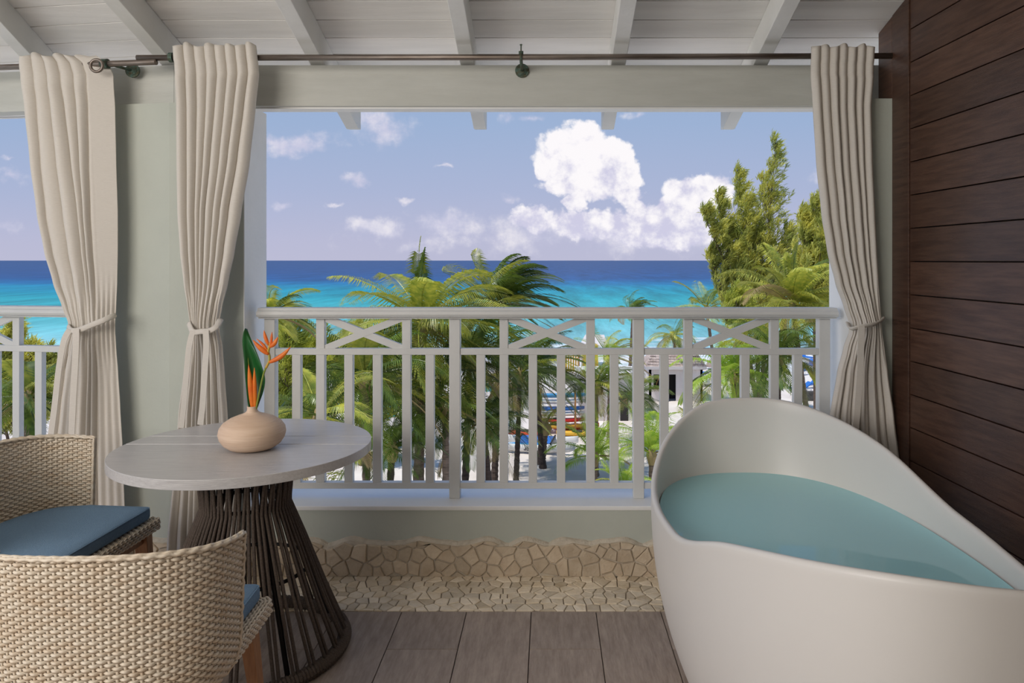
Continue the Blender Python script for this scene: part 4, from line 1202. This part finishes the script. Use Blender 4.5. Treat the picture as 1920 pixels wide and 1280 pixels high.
# ------------------------------------------------------------------ beach hut
M['hutwall'] = mat('white_render', (.74,.70,.68), .85, (.68,.63,.60), .8)
M['hutroof'] = mat('weathered_shingles', (.50,.41,.37), .9, (.30,.23,.20), 1.6, rand=.2, bump=.6, bscale=5)
M['hutdark'] = mat('dark_doorway', (.035,.03,.03), .8)
M['hutwood'] = mat('orange_wood', (.50,.24,.08), .7)
def build_hut():
    zc = 58.; xa, xb = HX(1212, zc), HX(1325, zc); y0, y1 = zc, zc+4.2
    ev = GZ+2.55
    h = thing('beach_hut', 'white beach bar hut with a weathered shingle roof on the sand', 'hut', ((xa+xb)/2, (y0+y1)/2, GZ))
    m_ = MB(); W_ = .18
    xs_ = [xa+.25, xa+.95, xb-3.0, xb-2.5, xb-.2]
    # front wall split around a counter opening and a doorway
    m_.box((xs_[0], y0+.3, GZ), (xs_[0]+.35, y0+.3+W_, ev))
    m_.box((xs_[0]+.35, y0+.3, GZ), (xs_[0]+1.25, y0+.3+W_, GZ+1.05))
    m_.box((xs_[0]+.35, y0+.3, ev-.45), (xs_[0]+2.1, y0+.3+W_, ev))
    m_.box((xs_[0]+1.25, y0+.3, GZ), (xs_[0]+1.55, y0+.3+W_, ev-.45))
    m_.box((xs_[0]+2.1, y0+.3, GZ), (xb-.25, y0+.3+W_, ev))
    m_.box((xs_[0], y0+.3, GZ), (xs_[0]+W_, y1, ev)); m_.box((xb-.25-W_, y0+.3, GZ), (xb-.25, y1, ev)); m_.box((xs_[0], y1-W_, GZ), (xb-.25, y1, ev))
    part('wall', m_, M['hutwall'], h)
    part('counter', MB().box((xs_[0]+.3, y0+.05, GZ+1.0), (xs_[0]+1.3, y0+.5, GZ+1.08)), M['hutwood'], h)
    for k in range(2): 
        x = xs_[0]+.5+k*.35; part('chair_frame', MB().tube([(x, y0+.7, GZ+.9), (x+.3, y0+.8, GZ+1.7)], .04, 5), M['hutwood'], h)
    part('interior', MB().box((xs_[0]+.36, y0+1.4, GZ), (xs_[0]+3, y0+1.5, ev-.05)), M['hutdark'], h)
    part('fascia', MB().box((xa, y0-.06, ev-.02), (xb, y0+.04, ev+.20)), M['hutwall'], h)
    # shingle courses
    rg = random.Random(9); rows = 7; D = 2.1; rise = 1.15
    core = MB(); core.hexa([Vector((xa, y0, ev+.1)), Vector((xb, y0, ev+.1)), Vector((xb, y1+.2, ev+.1)), Vector((xa, y1+.2, ev+.1))],
                           [Vector((xa+.75, y0+D, ev+.05+rise)), Vector((xb-.6, y0+D, ev+.05+rise)), Vector((xb-.6, y0+D+.1, ev+.05+rise)), Vector((xa+.75, y0+D+.1, ev+.05+rise))])
    rf = part('roof', core, M['hutroof'], h)
    sh = MB()
    for r in range(rows):
        t0 = r/rows; t1 = (r+1.25)/rows
        x = xa+.75*t0
        while x < xb-.6*t0-.05:
            w = rg.uniform(.16, .34); x2 = min(x+w-.02, xb-.6*t0)
            a = ev+.13+rise*t0+rg.uniform(0, .05); b = ev+.10+rise*min(1, t1)
            sh.hexa([Vector((x, y0+D*t0-.03, a)), Vector((x2, y0+D*t0-.03, a+rg.uniform(-.02,.02))), Vector((x2, y0+D*min(1, t1), b)), Vector((x, y0+D*min(1, t1), b))],
                    [Vector((x, y0+D*t0-.03, a+.04)), Vector((x2, y0+D*t0-.03, a+.04)), Vector((x2, y0+D*min(1, t1), b+.04)), Vector((x, y0+D*min(1, t1), b+.04))])
            x += w
    part('shingles', sh, M['hutroof'], rf, kind='stuff')
build_hut()
# low white service building behind the palms
wb0 = gp(1125, 790); zc = wb0.y
o = thing('service_building', 'plain white flat building behind the palms, left of the shingled hut', 'building', (HX(1170, zc), zc+2, GZ))
xa_, xb_ = HX(1085, zc), HX(1206, zc)
part('wall', MB().box((xa_, zc, GZ), (xb_, zc+4, GZ+3.0)), M['hutwall'], o)
part('roof', MB().box((xa_-.15, zc-.15, GZ+3.0), (xb_+.15, zc+4.15, GZ+3.2)), M['hutwall'], o)
part('doorway', MB().box((HX(1163, zc), zc-.03, GZ), (HX(1178, zc), zc+.02, GZ+2.1)), M['hutdark'], o)

# yellow beach structure with railing and a small white roofed shelter
M['yellow'] = mat('yellow_paint', (.72,.42,.04), .6, (.62,.33,.03), 1.5)
M['black'] = mat('black_paint', (.02,.02,.02), .6)
M['redor'] = mat('red_orange', (.75,.10,.03), .5)
M['blueb'] = mat('bright_blue', (.02,.16,.55), .5)
M['tealc'] = mat('teal_canvas', (.02,.42,.55), .7, trans=.3)
M['whiteh'] = mat('white_gelcoat', (.80,.80,.80), .3)
M['redk'] = mat('red_plastic', (.70,.03,.03), .4)
M['yelk'] = mat('yellow_plastic', (.85,.50,.05), .4)
M['skyb'] = mat('sky_blue_plastic', (.05,.35,.70), .4)
zc = 74.
bx0, bx1 = HX(1082, zc), HX(1112, zc)
o = thing('play_tower', 'yellow wooden play tower with a low fence near the waterline', 'play tower', (HX(1085, zc), zc+1, GZ))
part('panel', MB().box((bx0+.55, zc, GZ), (bx1+.5, zc+1.6, P(0, 648, zc).z)), M['yellow'], o)
for xx in (bx0+.15, bx0+.42): part('post', MB().box((xx, zc-.1, GZ), (xx+.14, zc+.05, P(0, 646, zc).z)), M['hutroof'], o)
fx0 = HX(1060, zc)
for k in range(6):
    xx = fx0+k*.24; part('fence_board', MB().box((xx, zc+.0, GZ), (xx+.16, zc+.05, GZ+1.6+.3*(k % 2))), M['yellow'], o)
part('fence_rail', MB().box((fx0-.05, zc-.06, GZ+1.25), (bx0+.5, zc, GZ+1.33)), M['yellow'], o)
# painted numeral on the tower
cu = bpy.data.curves.new('numeral', 'FONT'); cu.body = '2'; cu.size = .62; cu.extrude = .01
tmp = bpy.data.objects.new('tmp', cu); COL.objects.link(tmp)
bpy.context.view_layer.update()
me = bpy.data.meshes.new_from_object(tmp); bpy.data.objects.remove(tmp)
me.materials.clear(); me.materials.append(M['black'])
nu = bpy.data.objects.new('numeral', me); COL.objects.link(nu); nu.parent = o
nu.rotation_euler = (pi/2, 0, 0); nu.location = Vector((HX(1084, zc)+.0, zc-.14, P(0, 670, zc).z))-Vector(o.location)
zc = 80
o = thing('beach_shelter', 'small pale pitched roof shelter at the waterline, above the yellow tower', 'shelter', (HX(1122, zc), zc+1.5, GZ))
xa_, xb_ = HX(1090, zc), HX(1140, zc); e_ = P(0, 650, zc).z; r_ = P(0, 630, zc).z
mb = MB().hexa([Vector((xa_, zc, e_)), Vector((xb_, zc, e_)), Vector((xb_, zc+3, e_)), Vector((xa_, zc+3, e_))], [Vector((xa_+.5, zc+1.4, r_)), Vector((xb_-.3, zc+1.4, r_)), Vector((xb_-.3, zc+1.6, r_)), Vector((xa_+.5, zc+1.6, r_))])
part('roof', mb, M['hutwall'], o)
for xx in (xa_+.2, xb_-.3):
    for yy in (zc+.2, zc+2.6): part('post', MB().box((xx, yy, GZ), (xx+.12, yy+.12, e_)), M['hutwall'], o)

# ------------------------------------------------------------------ boats on the sand
def hull_mb(L_, w, h, deck=.8, n=14):
    R_ = []
    for i in range(n+1):
        t = i/n*2-1; k = max(.02, (1-abs(t)**2.4)); ww = w/2*k**.75; sh = .22*h*t*t
        R_.append([Vector((t*L_/2, -ww, h+sh)), Vector((t*L_/2, -ww*.85, h*.45+sh)), Vector((t*L_/2, 0, (1-k**.5)*h*.6)), Vector((t*L_/2, ww*.85, h*.45+sh)), Vector((t*L_/2, ww, h+sh)), Vector((t*L_/2, 0, h*1.06+sh))])
    return MB().rings(R_, True, True)
def shifted(mb, loc): return mb
def boat(name, label, cat, px, py, L_, w, h, rz, hm, group=None, dz=0, seat=True, seatmat='hutdark'):
    p = gp(px, py); t = thing(name, label, cat, (p.x, p.y, GZ+dz), group, rz)
    part('hull', hull_mb(L_, w, h), M[hm], t, world=False, smooth=True)
    if seat:
        part('cockpit', MB().lathe([(.0, 0), (.30, 0), (.34, .03)], (0,0,h*1.06), 12), M[seatmat], t, world=False)
    return t
ct = thing('sailing_catamaran', 'white beach catamaran with blue decks lying on the sand behind the centre balusters', 'boat', tuple(gp(1008, 842)), None, radians(-8))
for sy in (-.9, .9):
    hl = part('hull', hull_mb(4.6, .42, .50), M['whiteh'], ct, world=False, smooth=True)
    hl.location = (0, sy, 0)
    dk = part('deck_stripe', MB().hexa([Vector((-1.6,-.15,.515)), Vector((.4,-.15,.515)), Vector((.4,.15,.515)), Vector((-1.6,.15,.515))], [Vector((-1.6,-.14,.56)), Vector((.4,-.14,.56)), Vector((.4,.14,.56)), Vector((-1.6,.14,.56))]), M['skyb'], hl, world=False, label='sky blue deck stripe')
    # small illegible name mark painted on the hull side
    mk_ = MB()
    for i, (ax, az_, wx) in enumerate(((-.55,.30,.10), (-.42,.31,.06), (-.33,.29,.12), (-.62,.20,.16), (-.44,.19,.10), (-.30,.20,.09))):
        mk_.box((ax, -.232, az_), (ax+wx, -.222, az_+.05))
    part('hull_marking', mk_, M['black'], hl, world=False)
part('trampoline', MB().box((-1.1,-.9,.56), (.9,.9,.59)), M['blueb'], ct, world=False)
part('crossbeam', MB().tube([(.9,-1.05,.60), (.9,1.05,.60)], .05, 8), M['black'], ct, world=False)
part('crossbeam', MB().tube([(-1.1,-1.05,.60), (-1.1,1.05,.60)], .05, 8), M['black'], ct, world=False)
gk = 'kayaks and boards racked on the sand'
rack = [(1046,812,'yelk','yellow kayak lowest in the beach rack behind the centre balusters',.30), (1046,812,'redk','red kayak in the beach rack, above the yellow one',.68), (1046,812,'whiteh','white paddle board in the beach rack, above the red kayak',1.08),
        (1046,812,'blueb','dark blue kayak in the beach rack, between white boards',1.42), (1048,812,'whiteh','white board near the top of the beach rack',1.86), (1050,812,'skyb','sky blue board topmost in the beach rack',2.26)]
for (px, py, mm, lb, dz) in rack: boat('kayak', lb, 'kayak', px, py, 3.4, .62, .24, radians(3), mm, gk, dz, seat=mm in ('yelk', 'redk'))
p = gp(1046, 812)
rk = thing('boat_rack', 'wooden rack holding the kayaks and boards', 'rack', (p.x, p.y, GZ))
for sx in (-1.1, 1.1):
    for sy in (-.5, .5): part('upright', MB().box((p.x+sx-.05, p.y+sy-.05, GZ), (p.x+sx+.05, p.y+sy+.05, GZ+2.8)), M['hutwood'], rk)
    for hh in (.26, .64, 1.02, 1.38, 1.80, 2.20): part('arm', MB().box((p.x+sx-.04, p.y-.5, GZ+hh-.04), (p.x+sx+.04, p.y+.5, GZ+hh)), M['hutwood'], rk)
boat('kayak', 'orange-red kayak on the sand right of the rack', 'kayak', 1078, 806, 3.2, .7, .34, radians(8), 'redor', gk, 0)
boat('kayak', 'orange-red kayak seen over the white catamaran', 'kayak', 985, 818, 2.8, .7, .34, radians(-6), 'redor', gk, 0)
boat('kayak', 'pale yellow kayak on the sand under the young palm', 'kayak', 1082, 818, 2.6, .6, .3, radians(2), 'yelk', gk, 0)
boat('rowing_boat', 'white boat with a blue stripe behind the dark speckled trunk', 'boat', 950, 815, 3.0, 1.1, .6, radians(60), 'whiteh', None, 0, True, 'blueb')

# parasols and loungers
def parasol(px, py, r, h, label, mm):
    p = gp(px, py); t = thing('beach_parasol', label, 'parasol', tuple(p), 'teal parasols on the beach')
    part('pole', MB().tube([p, p+Vector((0,0,h))], .03, 6), M['whiteh'], t)
    part('canopy', MB().lathe([(r, h-.55), (r*.98, h-.52), (r*.6, h-.22), (.03, h)], p, 8), M[mm], t)
parasol(706, 838, 1.2, 2.4, 'teal beach parasol between balusters, just above the table edge', 'tealc')
parasol(744, 812, 1.3, 2.4, 'teal beach parasol right of the table, behind palm fronds', 'tealc')
parasol(668, 812, 1.2, 2.4, 'teal beach parasol partly hidden by the leaning palm trunk', 'tealc')
parasol(905, 775, 1.2, 2.3, 'small teal parasol behind the dark crowned palm', 'tealc')
def lounger(px, py, rz, label, mm):
    p = gp(px, py); t = thing('sun_lounger', label, 'sun lounger', tuple(p), 'loungers on the beach', rz)
    part('frame', MB().box((-.95,-.34,.26), (.95,.34,.32)), M['whiteh'], t, world=False)
    part('pad', MB().hexa([Vector((-.95,-.32,.33)), Vector((.35,-.32,.33)), Vector((.35,.32,.33)), Vector((-.95,.32,.33))], [Vector((-.95,-.32,.42)), Vector((.35,-.32,.42)), Vector((.35,.32,.42)), Vector((-.95,.32,.42))]), M[mm], t, world=False)
    part('back_pad', MB().hexa([Vector((.35,-.32,.33)), Vector((1.0,-.32,.75)), Vector((1.0,.32,.75)), Vector((.35,.32,.33))], [Vector((.35,-.32,.42)), Vector((.96,-.32,.84)), Vector((.96,.32,.84)), Vector((.35,.32,.42))]), M[mm], t, world=False)
    for sx in (-.85, .85):
        for sy in (-.3, .3): part('leg', MB().box((sx-.03, sy-.03, 0), (sx+.03, sy+.03, .27)), M['whiteh'], t, world=False)
for i, (px, py, lb) in enumerate(((1500,735,'blue sun lounger under the shaggy palm, nearest the low dark wall'), (1521,727,'blue sun lounger right of the shaggy palm near the end post'), (1505,700,'blue sun lounger behind the curved palm trunk'), (1524,690,'blue sun lounger farther up the beach by the end post'), (1376,716,'blue sun lounger seen left of the bright green palm'), (1512,675,'farthest blue sun lounger, close to the waterline'), (1309,704,'small blue lounger beyond the shingled hut roof'))):
    lounger(px, py, radians(15+20*i), lb, 'blueb')
for i, (px, py, lb) in enumerate(((1313,722,'white deck chair behind the hut roof ridge, left one'), (1324,722,'white deck chair behind the hut roof ridge, right one'))):
    lounger(px, py, radians(80), lb, 'whiteh')
# low dark stone wall at the right
M['darkrock'] = mat('dark_stone', (.05,.045,.045), .9, (.12,.11,.10), 3, bump=1.)
p = gp(1515, 752)
solo('garden_wall', MB().box((HX(1492, p.y), p.y, GZ), (HX(1560, p.y), p.y+.5, GZ+.75)), M['darkrock'], 'low dark stone wall on the beach beside the end post', 'wall', bevel=.04, loc=(HX(1520, p.y), p.y, GZ))
# rocks near the shore
rg = random.Random(77); p = gp(1335, 668)
for i, lb in enumerate(('brown shore rock, left of the low outcrop', 'brown shore rock in the middle of the outcrop', 'brown shore rock at the right end of the outcrop')):
    mb = MB(); cx = HX(1316+i*20, 79.)+i*1.2-1.0; R_ = []
    for j in range(6):
        v = j/5; rr = (1-v**2)**.5*1.1+.03
        R_.append([Vector((cx+rr*cos(a*pi/5)*(1+.3*mnoise.noise(Vector((a, j, i*7)))), 78+rr*.8*sin(a*pi/5), GZ-.1+v*(.8+.2*i))) for a in range(10)])
    mb.rings(R_, True, True)
    solo('shore_rock', mb, M['hutroof'], lb, 'rock', loc=(cx, 78, GZ), group='rocks at the waterline')
# flagpole/mast before the surf
p = gp(1263, 716)
ms = thing('boat_mast', 'thin bare mast standing on the sand above the hut roof', 'mast', tuple(p))
part('pole', MB().tube([p, p+Vector((0,0,4.6))], [.06,.04], 6), M['black'], ms)
part('sail', MB().add([p+Vector((.08,0,.6)), p+Vector((1.5,.2,.6)), p+Vector((1.4,.2,3.6)), p+Vector((.08,0,4.2))], [(0,1,2,3)]), M['whiteh'], ms)
